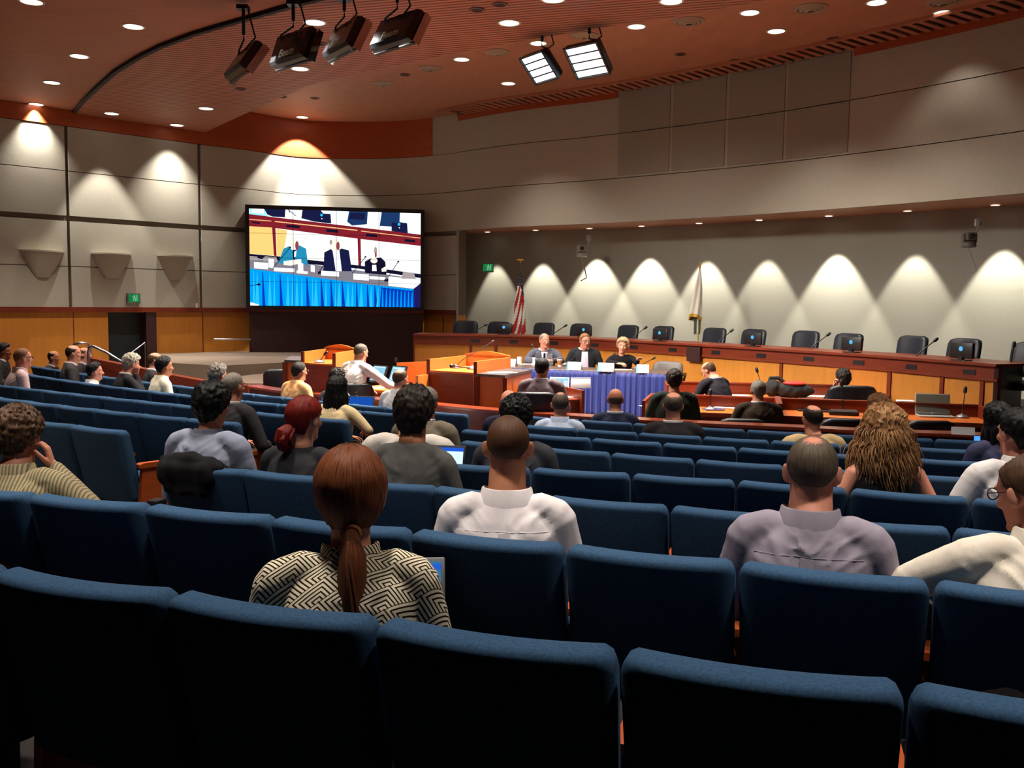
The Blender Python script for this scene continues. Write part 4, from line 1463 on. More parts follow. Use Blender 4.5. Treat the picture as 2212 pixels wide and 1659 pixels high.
def exit_sign(p, rz, label):
    t = empty('exit_sign', p, rz, label, 'exit sign', None)
    mb = MB(); mb.box(-.14, .14, -.07, 0, -.11, .11, bev=.008); mb.build('housing', M_GREYM, t)
    mb = MB(); mb.box(-.11, .12, -.074, -.069, -.085, .085)
    # running figure and doorway
    for b in ((.055, .075, -.06, .07), (-.005, .025, -.01, .045), (-.02, .0, -.06, -.0), (.02, .038, -.065, -.005), (-.04, -.008, .02, .035), (.02, .045, .005, .02)):
        mb.box(b[0], b[1], -.077, -.0735, b[2], b[3], 1)
    mb.lathe([(.014, -.002), (.014, .002)], (0.01, 0, 0), 12, 1)
    n = 12 * 2
    for j in range(len(mb.v) - n, len(mb.v)):
        x, y, z = mb.v[j]; mb.v[j] = (x, -.0755 + z, .058 + y)
    mb.build('sign_face', [M_EXG, M_EXW], t, smooth=False)
    return t


p, nn = wall_frame(286, 644)
exit_sign(p, yaw_to(-nn.x, -nn.y), 'green lit exit sign on the left wall above the dark doorway')
p = PY(1053, 578, 22.4); exit_sign(p, .15, 'green lit exit sign on the alcove wall left of the striped flag')
p, nn = wall_frame(424, 660)
t = empty('fire_alarm', p, yaw_to(-nn.x, -nn.y), 'small white alarm fitting on the left wall near the video wall', 'alarm')
mb = MB(); mb.box(-.03, .03, -.04, 0, -.05, .05, bev=.01); mb.build('body', M_WHITE, t)
mb = MB(); mb.ell((0, -.04, .02), (.018, .02, .018), 10, 8); mb.build('lens', M_WHITE, t)

# ================================================================ cameras on the alcove wall
def ptz(px, py, Y, s, mbody, label, hook, foot):
    p = PY(px, py, Y)
    t = empty('wall_camera', p, 0, label, 'camera', 'cameras on the alcove wall')
    mb = MB(); mb.lathe([(.10, -.1), (.12, -.08), (.11, -.02), (.08, 0)], n=18); mb.build('base', mbody, t)
    mb = MB()
    for x in (-.10, .10):
        mb.box(x - .015, x + .015, -.05, .05, -.02, .13, bev=.01)
    mb.build('yoke', mbody, t)
    mb = MB(); mb.box(-.083, .083, -.10, .09, .01, .15, bev=.03); mb.build('camera_head', mbody, t)
    mb = MB(); mb.tube([(-.01, -.09, .08), (-.01, -.125, .08)], .045, 16); mb.build('lens', M_BLACK, t)
    h = PY(hook[0], hook[1], Y + .15) - p
    mb = MB(); mb.tube([(.07, .05, -.06), (.13, .1, .0), (h.x, h.y, h.z)], .014, 8); mb.box(h.x - .05, h.x + .05, h.y, h.y + .06, h.z - .06, h.z + .06, bev=.01); mb.build('bracket', M_SILV, t)
    f = PY(foot[0], foot[1], Y + .1) - p
    mb = MB(); mb.tube([(.0, .03, -.09), (f.x * .9, f.y, f.z * .9), (f.x, f.y, f.z)], .012, 8); mb.tube([(f.x, f.y, f.z), (f.x - .1, f.y + .25, f.z - .06)], .012, 8); mb.build('brace', M_SILV, t)
    t.scale = (s, s, s)
    return t


ptz(1257, 545, 20.6, 1.0, M_SILV, 'grey camera on a bracket high on the alcove wall, between the flags', (1272, 514), (1267, 600))
ptz(2093, 522, 15.0, .95, mat('grey_dark_plastic', S((110, 106, 98)), .5), 'grey camera on a bracket high on the alcove wall, at far right', (2116, 478), (2110, 588))

# ================================================================ flags
M_FW, M_FR, M_FN, M_GOLD = mat('flag_white', S((226, 222, 208)), .8), mat('flag_red', S((168, 26, 34)), .8), mat('flag_navy', S((26, 30, 62)), .8), mat('flag_gold', S((196, 150, 40)), .5)


def flag(px, ytop, Y, ytopflag, ybot, label, us, lean):
    top = PY(px, ytop, Y)
    t = empty('flag', (top.x, top.y, .62), 0, label, 'flag')
    L = lambda p: p - Vector((top.x, top.y, .62))
    mb = MB(); mb.tube([(0, 0, .03), (0, 0, top.z - .62)], .013, 10); mb.build('pole', M_GOLD if not us else mat('pole_dark', S((70, 50, 30)), .4), t)
    mb = MB(); mb.lathe([(.13, 0), (.13, .02), (.05, .05), (.02, .07)], n=18); mb.build('pole_base', M_GOLD, t)
    mb = MB(); mb.tube([(0, 0, top.z - .62), (0, 0, top.z - .62 + .05)], .018, 8)
    if us: mb.box(-.07, .07, -.01, .01, top.z - .62 + .03, top.z - .62 + .06, bev=.008)
    else: mb.ell((0, 0, top.z - .62 + .07), (.012, .012, .05), 8, 8)
    mb.build('finial', M_GOLD, t)
    z1 = PY(px, ytopflag, Y).z - .62; z0 = PY(px, ybot, Y).z - .62
    nv, nu = 44, 60; mb = MB(); vs = []
    for j in range(nv + 1):
        v = j / nv
        for i in range(nu + 1):
            u = i / nu; a = 2 * PI * u
            r = .022 + (.115 if us else .085) * v ** .75
            fold = 1 + .30 * math.sin(5 * a + 2.2 * v) * min(1, v * 3)
            x = r * fold * math.cos(a) + lean * v ** 1.3; y = .6 * r * fold * math.sin(a)
            vs.append((x, y, z1 + (z0 - z1) * v - .05 * math.sin(a * 1.0 + .5) * v))
    fs, mi = [], []
    for j in range(nv):
        for i in range(nu):
            k = j * (nu + 1) + i
            fs.append((k, k + 1, k + nu + 2, k + nu + 1))
            v = j / nv; u = i / nu
            if us:
                q = u * 13 * 1.0 + v * 5
                m_ = 1 if int(q) % 2 == 0 else 0
                if v < .30 + .10 * math.sin(2 * PI * u + .5):
                    m_ = 0 if (i % 4 == 1 and j % 4 == (1 if (i // 4) % 2 else 3)) else 2
                if v > .955: m_ = 3
            else:
                m_ = 0
                if v > .93: m_ = 3
            mi.append(m_)
    o0 = len(mb.v); mb.v += vs; mb.f += fs; mb.m += mi
    o = mb.build('cloth', [M_FW, M_FR, M_FN, M_GOLD], t, fix=False)
    return t


flag(1124, 566, 20.9, 590, 728, 'red and white striped flag with starred navy canton on a pole behind the dais', True, -.03)
tf = flag(1512, 578, 18.3, 586, 690, 'white gold-fringed flag on a pole behind the dais', False, -.075)
mb = MB()
z0 = PY(1508, 722, 18.3).z - .62; z1 = PY(1508, 684, 18.3).z - .62
for x, w, c in ((-.06, .05, 0), (-.02, .05, 1), (.02, .03, 0), (.045, .012, 2)):
    mb.box(x - w / 2, x + w / 2, -.02 + .01 * c, .0 + .01 * c, z0 + .03 * c, z1 + .02, c)
mb.build('lower_tails', [mat('flag_dark', S((70, 76, 66)), .8), M_FW, M_GOLD], tf, smooth=False)

# ================================================================ recessed lights
M_LENS = emit('lamp_lens', (1, .93, .80), 5.0)
M_LENSD = emit('lamp_lens_warm', (1, .86, .6), 2.6)
M_TRIM = mat('lamp_trim', S((200, 190, 170)), .4)
mb = MB(); mb.lathe([(.155, 0), (.155, -.008), (.128, -.010), (.128, 0)], n=28, cap=False); RING = mb.mesh('trim_ring', M_TRIM)
mb = MB(); mb.lathe([(.128, -.004), (.10, -.007), (.0001, -.008)], n=28); LENS = mb.mesh('lens', M_LENS)
mb = MB(); mb.lathe([(.075, 0), (.075, -.008), (.06, -.010), (.06, 0)], n=20, cap=False); RING_S = mb.mesh('trim_ring', M_TRIM)
mb = MB(); mb.lathe([(.06, -.004), (.0001, -.007)], n=20); LENS_S = mb.mesh('lens', M_LENS)
WARM = (1, .90, .79)


def downlight(p, label, group, small=False, power=0, size=80, blend=.6, target=None, col=WARM, rad=.06, s=1.0):
    t = empty('downlight', p, 0, label, 'downlight', group)
    part('trim_ring', RING_S if small else RING, t); part('lens', LENS_S if small else LENS, t)
    t.scale = (s, s, 1)
    if power:
        tg = target or (p[0], p[1], p[2] - 3)
        spot('downlight_beam', (p[0], p[1], p[2] - .03), tg, power, size, blend, col, rad)
    return t


PW_AUD = 900
lowl = [(68, 3), (288, 57), (171, 121), (112, 178), (78, 225), (487, 104), (362, 157), (292, 205), (241, 245), (445, 234), (382, 270), (680, 48), (648, 148), (838, 98), (1100, 49), (1195, -2), (1450, 2)]
wallers = {(78, 225): (760, 82, 1.0), (241, 245): (640, 60, .4), (382, 270): (760, 82, 1.0)}
for i, (px, py) in enumerate(sorted(lowl)):
    left = px < 160 + (640 - 160) * max(0, min(1, (241 - py) / 235)) ** .6 and px < 600
    zc_ = ZLOW if left else ZLOW - .05
    p = PZ(px, py, zc_)
    if (px, py) in wallers:
        w_ = wallers[(px, py)]
        downlight(p, f'round recessed ceiling light close to the left wall, {ORD[i + 1]} ceiling light from the left', 'lower ceiling lights', power=w_[0], size=w_[1], blend=w_[2], rad=.03, col=(1, .95, .86))
    else:
        downlight(p, f'round recessed light in the lower wooden ceiling, {ORD[i + 1]} from the left', 'lower ceiling lights', power=PW_AUD * (.75 if py > 90 else .8), size=82)
highl = [(997, 128), (653, 253), (1163, 93), (1375, 57), (1098, 180), (1620, 27), (1677, 67), (1894, 5), (2038, 27)]
for i, (px, py) in enumerate(sorted(highl)):
    p = PZ(px, py, ZHIGH)
    if px == 653:
        downlight(p, 'round recessed light close above the video wall', 'upper ceiling lights', power=900, size=84, blend=.25, rad=.02, col=(1, .93, .85))
        spot('downlight_core', (p.x, p.y, p.z - .03), (p.x, p.y + .10, p.z - 3), 2200, 46, .8, (1, .96, .9), .03)
    else:
        downlight(p, f'round recessed light in the upper ceiling, {ORD[i + 1]} from the left', 'upper ceiling lights', power=620, size=100, blend=1.0)
# alcove wall washers
alc = [(1043, 500, 575), (1155, 497, 572), (1270, 493, 562), (1390, 489, 560), (1515, 483, 567), (1652, 477, 565), (1802, 468, 552), (1970, 457, 555), (2153, 443, 544)]
for i, (px, py, ya) in enumerate(alc):
    p = PZ(px, py, 3.715)
    best = min(ALC, key=lambda q: (q - Vector((p.x, p.y))).length)
    j = ALC.index(best); a, b = ALC[max(j - 1, 0)], ALC[min(j + 1, len(ALC) - 1)]
    t = (b - a).normalized(); nn = Vector((-t.y, t.x)); d = (best - Vector((p.x, p.y))).dot(nn)
    sh = .40 - d; p = Vector((p.x - nn.x * sh, p.y - nn.y * sh, p.z)); d = .40
    zap = PY(px + 25, ya, best.y).z
    half = math.degrees(math.atan2(d, 3.70 - zap))
    bright = (.55, .9, 1.25, 1.25, 1.15, .8, 1.3, .75, 1.1)[i]
    downlight(p, f'small recessed wall-wash light in the alcove soffit, {ORD[i + 1]} from the left', 'alcove soffit lights', True, power=520 * bright, size=2 * half + 3, blend=.30, col=(1, .95, .82), rad=.025, s=1.15)
    print('ALC', i, round(d, 2), round(half, 1))
# beam on the right of the upper wall
p = PZ(2160, 60, ZHIGH); spot('downlight_beam', (p.x, p.y, p.z - .03), (p.x + .1, p.y + .2, p.z - 3), 420, 88, .9, (1, .88, .6), .05)

# ================================================================ ceiling diffusers and small fittings
for i, (px, py, r) in enumerate(((828, 180, .22), (930, 147, .22), (1075, 112, .22), (1262, 76, .22), (1489, 45, .24), (1752, 17, .24), (2040, 2, .24))):
    p = PZ(px, py, ZHIGH)
    t = empty('air_diffuser', p, 0, f'round white ceiling air diffuser, {ORD[i + 1]} from the left', 'air diffuser', 'round air diffusers in the upper ceiling')
    mb = MB()
    for a, z in ((1, 0), (.72, -.015), (.44, -.03)):
        mb.lathe([(r * a, z - .0), (r * a * .98, z - .012), (r * a - .05, z - .03), (r * a - .06, z - .02), (r * a - .045, z)], n=28, cap=False)
    mb.build('rings', mat('diffuser_grey', S((150, 128, 104)), .6), t)
    mb = MB(); mb.lathe([(.1 * r / .2, -.03), (.05, -.04), (.0001, -.04)], n=20); mb.build('core', mat('diffuser_core', S((60, 46, 38)), .6), t)
for i, (px, py, z) in enumerate(((520, 192, ZLOW - .05), (690, 94, ZLOW - .05), (1030, 20, ZLOW - .05), (1080, 9, ZLOW - .05), (610, 209, ZHIGH), (680, 212, ZHIGH), (875, 161, ZHIGH), (1470, 117, ZHIGH), (1800, 83, ZHIGH), (1590, 130, ZHIGH))):
    p = PZ(px, py, z)
    t = empty('ceiling_fitting', p, 0, f'small dark unlit round fitting in the ceiling, {ORD[i + 1]} of ten', 'ceiling fitting', 'small dark ceiling fittings')
    t['label'] = 'small dark unlit round fitting in the wooden ceiling'
    mb = MB(); mb.lathe([(.10, 0), (.10, -.01), (.07, -.015), (.06, .0)], n=20, cap=False); mb.build('trim_ring', mat('fitting_brown', S((90, 56, 40)), .6), t)
    mb = MB(); mb.lathe([(.065, -.004), (.0001, -.006)], n=16); mb.build('core', M_DARK, t)

# ================================================================ studio lights
M_FLEN = emit('studio_tube_glow', (.86, .94, 1.0), 2.6)
M_DOOR = mat('polished_flap', S((210, 212, 216)), .12, metal=1.0)
M_MARK = mat('marking_cream', S((190, 180, 140)), .6)


def text_mesh(body, size, m, name, parent, M):
    cu = bpy.data.curves.new(name, 'FONT'); cu.body = body; cu.size = size; cu.align_x = 'CENTER'; cu.align_y = 'CENTER'; cu.extrude = .002; cu.offset = .003
    o = bpy.data.objects.new(name, cu); COL.objects.link(o)
    dg = bpy.context.evaluated_depsgraph_get()
    me = bpy.data.meshes.new_from_object(o.evaluated_get(dg)); bpy.data.objects.remove(o)
    me.transform(M); me.materials.clear(); me.materials.append(m)
    q = bpy.data.objects.new(name, me); COL.objects.link(q); q.parent = parent
    return q


def studio_light(px, py, Y, az, tilt, beam, label, lit, power, zc_, w=.74, h=.40):
    p = PY(px, py, Y)
    a_, b_ = math.radians(az), math.radians(tilt)
    d = Vector((math.sin(a_) * math.cos(b_), math.cos(a_) * math.cos(b_), -math.sin(b_)))
    q = d.to_track_quat('Y', 'Z')          # local +y = beam, +z up
    t = bpy.data.objects.new('studio_light', None); COL.objects.link(t); t.empty_display_size = .1
    t.location = p; t.rotation_euler = q.to_euler()
    tag(t, label, 'studio light', 'studio lights hung from the ceiling')
    mb = MB()
    mb.loft([[(-w / 2, .05, -h / 2), (w / 2, .05, -h / 2), (w / 2, .05, h / 2), (-w / 2, .05, h / 2)], [(-w / 2, -.03, -h / 2), (w / 2, -.03, -h / 2), (w / 2, -.03, h / 2), (-w / 2, -.03, h / 2)],
             [(-w * .47, -.075, -h * .44), (w * .47, -.075, -h * .44), (w * .47, -.075, h * .44), (-w * .47, -.075, h * .44)]])
    mb.build('housing', M_BLACKG, t, smooth=False)
    mb = MB()
    mb.box(-w / 2 - .012, w / 2 + .012, .045, .075, -h / 2 - .012, -h / 2 + .012); mb.box(-w / 2 - .012, w / 2 + .012, .045, .075, h / 2 - .012, h / 2 + .012)
    mb.box(-w / 2 - .012, -w / 2 + .012, .045, .075, -h / 2, h / 2); mb.box(w / 2 - .012, w / 2 + .012, .045, .075, -h / 2, h / 2)
    for k in (1, 2, 3):
        z = -h / 2 + h * k / 4; mb.box(-w / 2, w / 2, .05, .058, z - .009, z + .009)
    mb.build('front_frame', M_BLACK, t, smooth=False)
    mb = MB(); mb.box(-w / 2 + .02, w / 2 - .02, .048, .053, -h / 2 + .02, h / 2 - .02); mb.build('tube_panel', M_FLEN if lit else M_FLENB, t, smooth=False)
    if not lit:
        for s in (-1, 1):
            mb = MB(); mb.box(s * (w / 2 + .014), s * (w / 2 + .022), .02, .12, -h / 2, h / 2); mb.build('flap', M_DOOR, t, smooth=False)
    mb = MB()
    for k in range(5):
        mb.box(-.2 + .1 * k - .03, -.2 + .1 * k + .03, -.079, -.074, h * .26, h * .33)
    mb.build('cooling_slot', M_DKWOOD, t, smooth=False)
    M = Matrix.Translation((0.0, -.0765, -h * .24)) @ Matrix.Rotation(PI / 2, 4, 'X')
    text_mesh('Beam', .15, M_MARK, 'marking', t, M)
    Mi = (Matrix.Translation(p) @ q.to_matrix().to_4x4()).inverted()
    hp = p + Vector((0, 0, .34)); cl = Vector((hp.x, hp.y, zc_))
    mb = MB()
    mb.tube([Mi @ hp, Mi @ Vector((hp.x, hp.y, zc_ - .02))], .022, 8)
    mb.box(-.07, .07, -.07, .07, -.05, 0, 0, Mi @ Matrix.Translation(cl))
    mb.build('hanger', M_BLACK, t)
    mb = MB(); mb.tube([(-w * .3, -.06, h * .2), (-w * .3, -.10, h * .4), Mi @ (hp - Vector((0, 0, .08))), Mi @ hp, Mi @ (hp - Vector((0, 0, .08))), (w * .3, -.10, h * .4), (w * .3, -.06, h * .2)], .012, 8); mb.build('yoke', M_BLACK, t)
    mb = MB(); mb.tube([(.1, -.08, .1), Mi @ (p + Vector((.16, -.05, .28))), Mi @ (p + Vector((.10, -.04, .5))), Mi @ Vector((hp.x + .05, hp.y, zc_))], .012, 6); mb.build('cable', M_BLACK, t)
    if power:
        l = bpy.data.lights.new('studio_beam', 'AREA'); l.shape = 'RECTANGLE'; l.size = w - .05; l.size_y = h - .05; l.energy = power; l.color = (1, .93, .84); l.spread = math.radians(70)
        o = bpy.data.objects.new('studio_beam', l); COL.objects.link(o)
        o.location = p + d * .16; o.rotation_euler = (Vector(beam) - p).to_track_quat('-Z', 'Y').to_euler()
    return t


M_BLACKG = mat('black_gloss_housing', S((16, 16, 18)), .22, spec=.6)
M_FLENB = emit('studio_tube_back', (.86, .94, 1.0), 3.0)
PW_ST = 66
studio_light(527, 133, 12.2, 58, 34, (1.0, 16.2, 1.2), 'black studio light hanging from the ceiling, leftmost of the six', False, PW_ST, ZLOW - .05)
studio_light(634, 104, 12.0, 45, 19, (2.0, 15.6, .9), 'black studio light seen from behind, second from the left', False, PW_ST, ZLOW - .05)
studio_light(744, 84, 11.8, 56, 26, (3.6, 13.5, .9), 'black studio light seen from behind, third from the left', False, PW_ST, ZLOW - .05)
studio_light(858, 68, 11.5, 46, 28, (4.6, 12.3, .9), 'black studio light seen from behind, fourth from the left', False, PW_ST, ZLOW - .05)
studio_light(1170, 142, 13.4, -124, 42, (-2.5, 12.6, .9), 'lit studio light with four bright cells facing the viewer, left of the lit pair', True, PW_ST * 2.4, ZHIGH, .52, .42)
studio_light(1272, 127, 13.0, -138, 42, (-.4, 12.2, 1.0), 'lit studio light with bright white face, right of the lit pair', True, PW_ST * 2.2, ZHIGH, .54, .46)

# overhead lamps above the audience (behind the upper edge of the picture)
k = 0
for y in (2.65, 4.7, 6.7, 8.7):
    for x in (-6.0, -3.7, -1.4, 0.9, 3.2, 5.5):
        xx = x + (.6 if int(y) % 4 else 0); yy = y - .36 * xx
        if yy > 10.2: continue
        downlight((xx, yy, ZLOW - .05), 'round recessed light in the ceiling above the audience', 'ceiling lights above the audience', power=PW_AUD * 1.15, size=62, blend=1.0, rad=.22)
# ================================================================ people
def skin_mat(name, c):
    m = mat(name, c, .55, var=.12, scale=(30, 30, 30), spec=.35)
    m.node_tree.nodes['Principled BSDF'].inputs['Subsurface Weight'].default_value = 0.0
    return m


SKIN = {'fair': skin_mat('skin_fair', S((214, 150, 122))), 'pink': skin_mat('skin_pink', S((206, 138, 114))), 'tan': skin_mat('skin_tan', S((188, 124, 92))), 'brown': skin_mat('skin_brown', S((150, 88, 60)))}
M_EYEW = mat('eye_white', S((225, 220, 214)), .3)
M_EYED = mat('eye_iris', S((40, 30, 26)), .2)
M_LIP = mat('lip_skin', S((170, 90, 80)), .5)
M_TROU = mat('trouser_dark', S((40, 40, 44)), .9, var=.2, scale=(40, 40, 40))
M_SHOE = mat('shoe_black', S((24, 22, 22)), .35)


def hair_mat(name, c1, c2, along=True, scalp=None, rough=.52, fx=230, fz=5):
    """strands: a noise stretched along the fall of the hair (UV v runs along the strand)"""
    if name in MATS: return MATS[name]
    m = bpy.data.materials.new(name); m.use_nodes = True; nt = m.node_tree; b = nt.nodes['Principled BSDF']
    b.inputs['Roughness'].default_value = rough; b.inputs['Specular IOR Level'].default_value = .22
    tc = sub(nt, 'ShaderNodeTexCoord'); mp = sub(nt, 'ShaderNodeMapping')
    if along:
        mp.inputs['Scale'].default_value = (fx, fz, 1); nt.links.new(tc.outputs['UV'], mp.inputs[0])
    else:
        mp.inputs['Scale'].default_value = (160, 160, 14); nt.links.new(tc.outputs['Object'], mp.inputs[0])
    nz = sub(nt, 'ShaderNodeTexNoise', Scale=1.0, Detail=3.0, Roughness=.6)
    nt.links.new(mp.outputs[0], nz.inputs['Vector'])
    r = sub(nt, 'ShaderNodeValToRGB'); r.color_ramp.elements[0].position = .32; r.color_ramp.elements[1].position = .70
    r.color_ramp.elements[0].color = (*c2, 1); r.color_ramp.elements[1].color = (*c1, 1)
    nt.links.new(nz.outputs['Fac'], r.inputs[0]); nt.links.new(r.outputs[0], b.inputs['Base Color'])
    if scalp is not None:
        at = sub(nt, 'ShaderNodeAttribute'); at.attribute_name = 'dens'
        n2 = sub(nt, 'ShaderNodeTexNoise', Scale=260.0, Detail=2.0); nt.links.new(tc.outputs['Object'], n2.inputs['Vector'])
        ad = sub(nt, 'ShaderNodeMath'); ad.operation = 'MULTIPLY_ADD'; nt.links.new(n2.outputs['Fac'], ad.inputs[0]); ad.inputs[1].default_value = .7; nt.links.new(at.outputs['Fac'], ad.inputs[2])
        mr = sub(nt, 'ShaderNodeMapRange'); mr.inputs[1].default_value = .55; mr.inputs[2].default_value = 1.05; nt.links.new(ad.outputs[0], mr.inputs[0])
        mx = sub(nt, 'ShaderNodeMix'); mx.data_type = 'RGBA'; nt.links.new(mr.outputs[0], mx.inputs[0]); mx.inputs[6].default_value = (*scalp, 1); nt.links.new(r.outputs[0], mx.inputs[7])
        nt.links.new(mx.outputs[2], b.inputs['Base Color'])
    bp = sub(nt, 'ShaderNodeBump', Strength=.6, Distance=.004); nt.links.new(nz.outputs['Fac'], bp.inputs['Height']); nt.links.new(bp.outputs[0], b.inputs['Normal'])
    MATS[name] = m
    return m


HAIR = {}; HAIRC = {}
SKC = {'fair': S((214, 150, 122)), 'pink': S((206, 138, 114)), 'tan': S((188, 124, 92)), 'brown': S((150, 88, 60))}
for k, a, b_ in (('black', (22, 20, 20), (8, 8, 9)), ('dark', (52, 40, 32), (20, 15, 12)), ('brown', (94, 66, 44), (44, 28, 18)), ('grey', (150, 142, 130), (82, 76, 68)), ('darkgrey', (104, 90, 76), (50, 42, 35)),
                 ('auburn', (152, 86, 50), (70, 34, 20)), ('red', (140, 30, 18), (60, 8, 6)), ('curly', (128, 88, 52), (54, 32, 18)), ('frizz', (190, 142, 94), (92, 60, 38)), ('ginger', (150, 104, 66), (86, 52, 30)), ('blond', (190, 166, 130), (128, 104, 76)), ('sandy', (150, 104, 70), (92, 56, 36)), ('white', (196, 188, 172), (130, 122, 108)), ('stubble', (96, 62, 42), (60, 38, 26))):
    HAIRC[k] = (S(a), S(b_)); HAIR[k + '_o'] = hair_mat('hair_' + k + '_loose', S(a), S(b_), False)


def smooth01(x):
    x = max(0.0, min(1.0, x)); return x * x * (3 - 2 * x)


def interp(x, xs, ys):
    return float(np.interp(x, xs, ys))


CR = (0, -.008, .030); RR = (.0745, .0945, .088)      # cranium in head space (head centre = half way crown to chin)


def head_mb(hs=1.0, neck=.056, ears=1.0, female=False):
    mb = MB()
    mb.ell(CR, RR, 24, 16)
    j = .93 if female else 1.0
    mb.rings_ell([(.06, .060, .066, .012), (.03, .067, .082, .006), (0, .066 * j, .080, .008), (-.035, .060 * j, .073, .013), (-.07, .051 * j, .062, .020), (-.095, .040 * j, .047, .030), (-.112, .026, .030, .042), (-.118, .012, .016, .048)], 20)
    mb.ell((0, .074, -.095), (.022, .018, .018), 12, 8)                 # chin
    mb.tube([(0, .080, .020), (0, .094, -.005), (0, .104, -.026)], [.008, .010, .0135], 10)   # nose
    for s in (-1, 1):
        mb.ell((s * .012, .096, -.030), (.009, .009, .008), 8, 6)
        mb.ell((s * .031, .070, .030), (.026, .014, .009), 10, 6)        # brow
        mb.ell((s * .040, .058, -.020), (.022, .022, .020), 10, 8)       # cheek
        mb.ell((s * .072, -.004, -.006), (.010, .020, .030), 10, 8)      # ear root
        M = Matrix.Rotation(s * -.45 * ears, 3, 'Z')
        mb.ell((s * (.077 + .005 * ears), -.012, .000), (.0065, .019, .031), 12, 8, 0, M)
        mb.ell((s * .078, -.004, -.026), (.006, .009, .010), 8, 6, 0, M)
    mb.tube([(0, -.040, .01), (0, -.036, -.07), (0, -.032, -.15)], [.052, .050, .048], 16)   # nape
    mb.tube([(0, .004, -.04), (0, -.012, -.12), (0, -.03, -.21)], [neck * .98, neck, neck * 1.12], 18)
    return mb


DENS = []


def hair_shell(style, seed=0):
    DENS.clear()
    st = dict(front=38, side=-14, ear=-22, back=-58, th=.012, top=0, bald=None, rec=0, rough=.004, wave=.0, freq=7, low=.0, part=None)
    st.update(style)
    na, ne = (96, 56)
    mb = MB(); vs = []; uv = []
    for j in range(ne + 1):
        el = 90 - 180 * j / ne
        for i in range(na):
            az = 360 * i / na
            a = min(az, 360 - az)
            d = Vector((math.sin(math.radians(az)) * math.cos(math.radians(el)), math.cos(math.radians(az)) * math.cos(math.radians(el)), math.sin(math.radians(el))))
            rx, ry, rz = RR
            if d.z < 0: rz = RR[2] * (1.28 + st['low'])
            r = 1 / math.sqrt((d.x / rx) ** 2 + (d.y / ry) ** 2 + (d.z / rz) ** 2)
            hl = interp(a, [0, 35, 62, 78, 92, 112, 140, 180], [st['front'], st['front'] - 2, st['front'] - 22, st['side'] + 6, st['side'], st['ear'], st['back'] + 8, st['back']])
            hl += 5 * noise.noise(d * 18 + Vector((seed, 0, 0)))
            m = smooth01((el - hl) / 14 + .5); mf = m
            if st['bald']:
                baz, bel, br, bs = st['bald']
                bd = Vector((math.sin(math.radians(baz)) * math.cos(math.radians(bel)), math.cos(math.radians(baz)) * math.cos(math.radians(bel)), math.sin(math.radians(bel))))
                ang = math.degrees(math.acos(max(-1, min(1, d.dot(bd))))) + 9 * noise.noise(d * 16 + Vector((seed, 3, 0)))
                m *= smooth01((ang - br) / bs + .5)
            n1 = noise.noise(Vector((d.x * st['freq'], d.y * st['freq'], d.z * st['freq'] * .5 + seed)))
            n2 = noise.noise(Vector((math.sin(math.radians(az)) * 16, math.cos(math.radians(az)) * 16, el * .035 + seed * 3)))
            t = st['th'] * (1 + st['top'] * max(0, d.z)) + st['rough'] * n1 + st['wave'] * n2
            if st['part'] is not None:
                q = (az - st['part'] + 180) % 360 - 180
                t -= .010 * math.exp(-(q / 9) ** 2) * max(0, d.z)
            t = max(t, .0018)
            rr = r * 1.0 + t * m - (1 - mf) * .008
            vs.append((CR[0] + d.x * rr, CR[1] + d.y * rr, CR[2] + d.z * rr)); uv.append((i / na, j / ne)); DENS.append(m)
    fs = []
    for j in range(ne):
        for i in range(na):
            k = (i + 1) % na
            fs.append((j * na + i, (j + 1) * na + i, (j + 1) * na + k, j * na + k))
    mb.add(vs, fs)
    return mb, uv


def strand_uv(me, nverts_shell, uv):
    """UV layer: shell verts get (azimuth, elevation), any later tubes get (0..1 around, along)"""
    l = me.uv_layers.new(name='uv')
    for lp in me.loops:
        vi = lp.vertex_index
        l.data[lp.index].uv = uv[vi] if vi < len(uv) else (.5, .5)
    at = me.attributes.new('dens', 'FLOAT', 'POINT')
    at.data.foreach_set('value', [(DENS[i] if i < len(DENS) else 1.0) for i in range(len(me.vertices))])


def tube_uv(mb, pts, r, n, uv, around=1.0, off=0.0):
    o = len(mb.v)
    mb.tube(pts, r, n)
    m = (len(mb.v) - o) // n
    for i in range(m):
        for k in range(n):
            uv.append((off + around * k / n, i / m))


STY = {
    'short': dict(th=.012, rough=.003, wave=.002), 'crop': dict(th=.0055, rough=.0015, back=-44, low=-.15), 'buzz': dict(th=.0034, rough=.0, back=-50, front=30, low=-.2),
    'full': dict(th=.021, top=.35, rough=.006, wave=.004, back=-66), 'thick': dict(th=.026, top=.35, rough=.010, wave=.007, back=-74, ear=-34, side=-20, front=30),
    'messy': dict(th=.022, top=.5, rough=.012, wave=.007, freq=11, back=-60), 'horseshoe': dict(th=.008, rough=.002, bald=(0, 78, 56, 26), back=-54), 'receding': dict(th=.010, bald=(0, 58, 34, 26), rough=.002),
    'crown': dict(th=.005, rough=.001, bald=(180, 72, 18, 40), back=-50, low=-.2), 'bigcrown': dict(th=.007, rough=.002, bald=(180, 74, 38, 26), back=-44, low=-.15), 'bald': dict(th=.0022, rough=0, bald=(0, 80, 96, 18), back=-52), 'pulled': dict(th=.014, rough=.0015, wave=.003, back=-80, ear=-40, side=-22, front=26),
    'bob': dict(th=.030, top=.2, rough=.008, wave=.007, back=-82, ear=-62, side=-50, front=34, low=.25), 'pixie': dict(th=.022, top=.5, rough=.009, wave=.006, back=-70, ear=-34, side=-24, front=18),
}


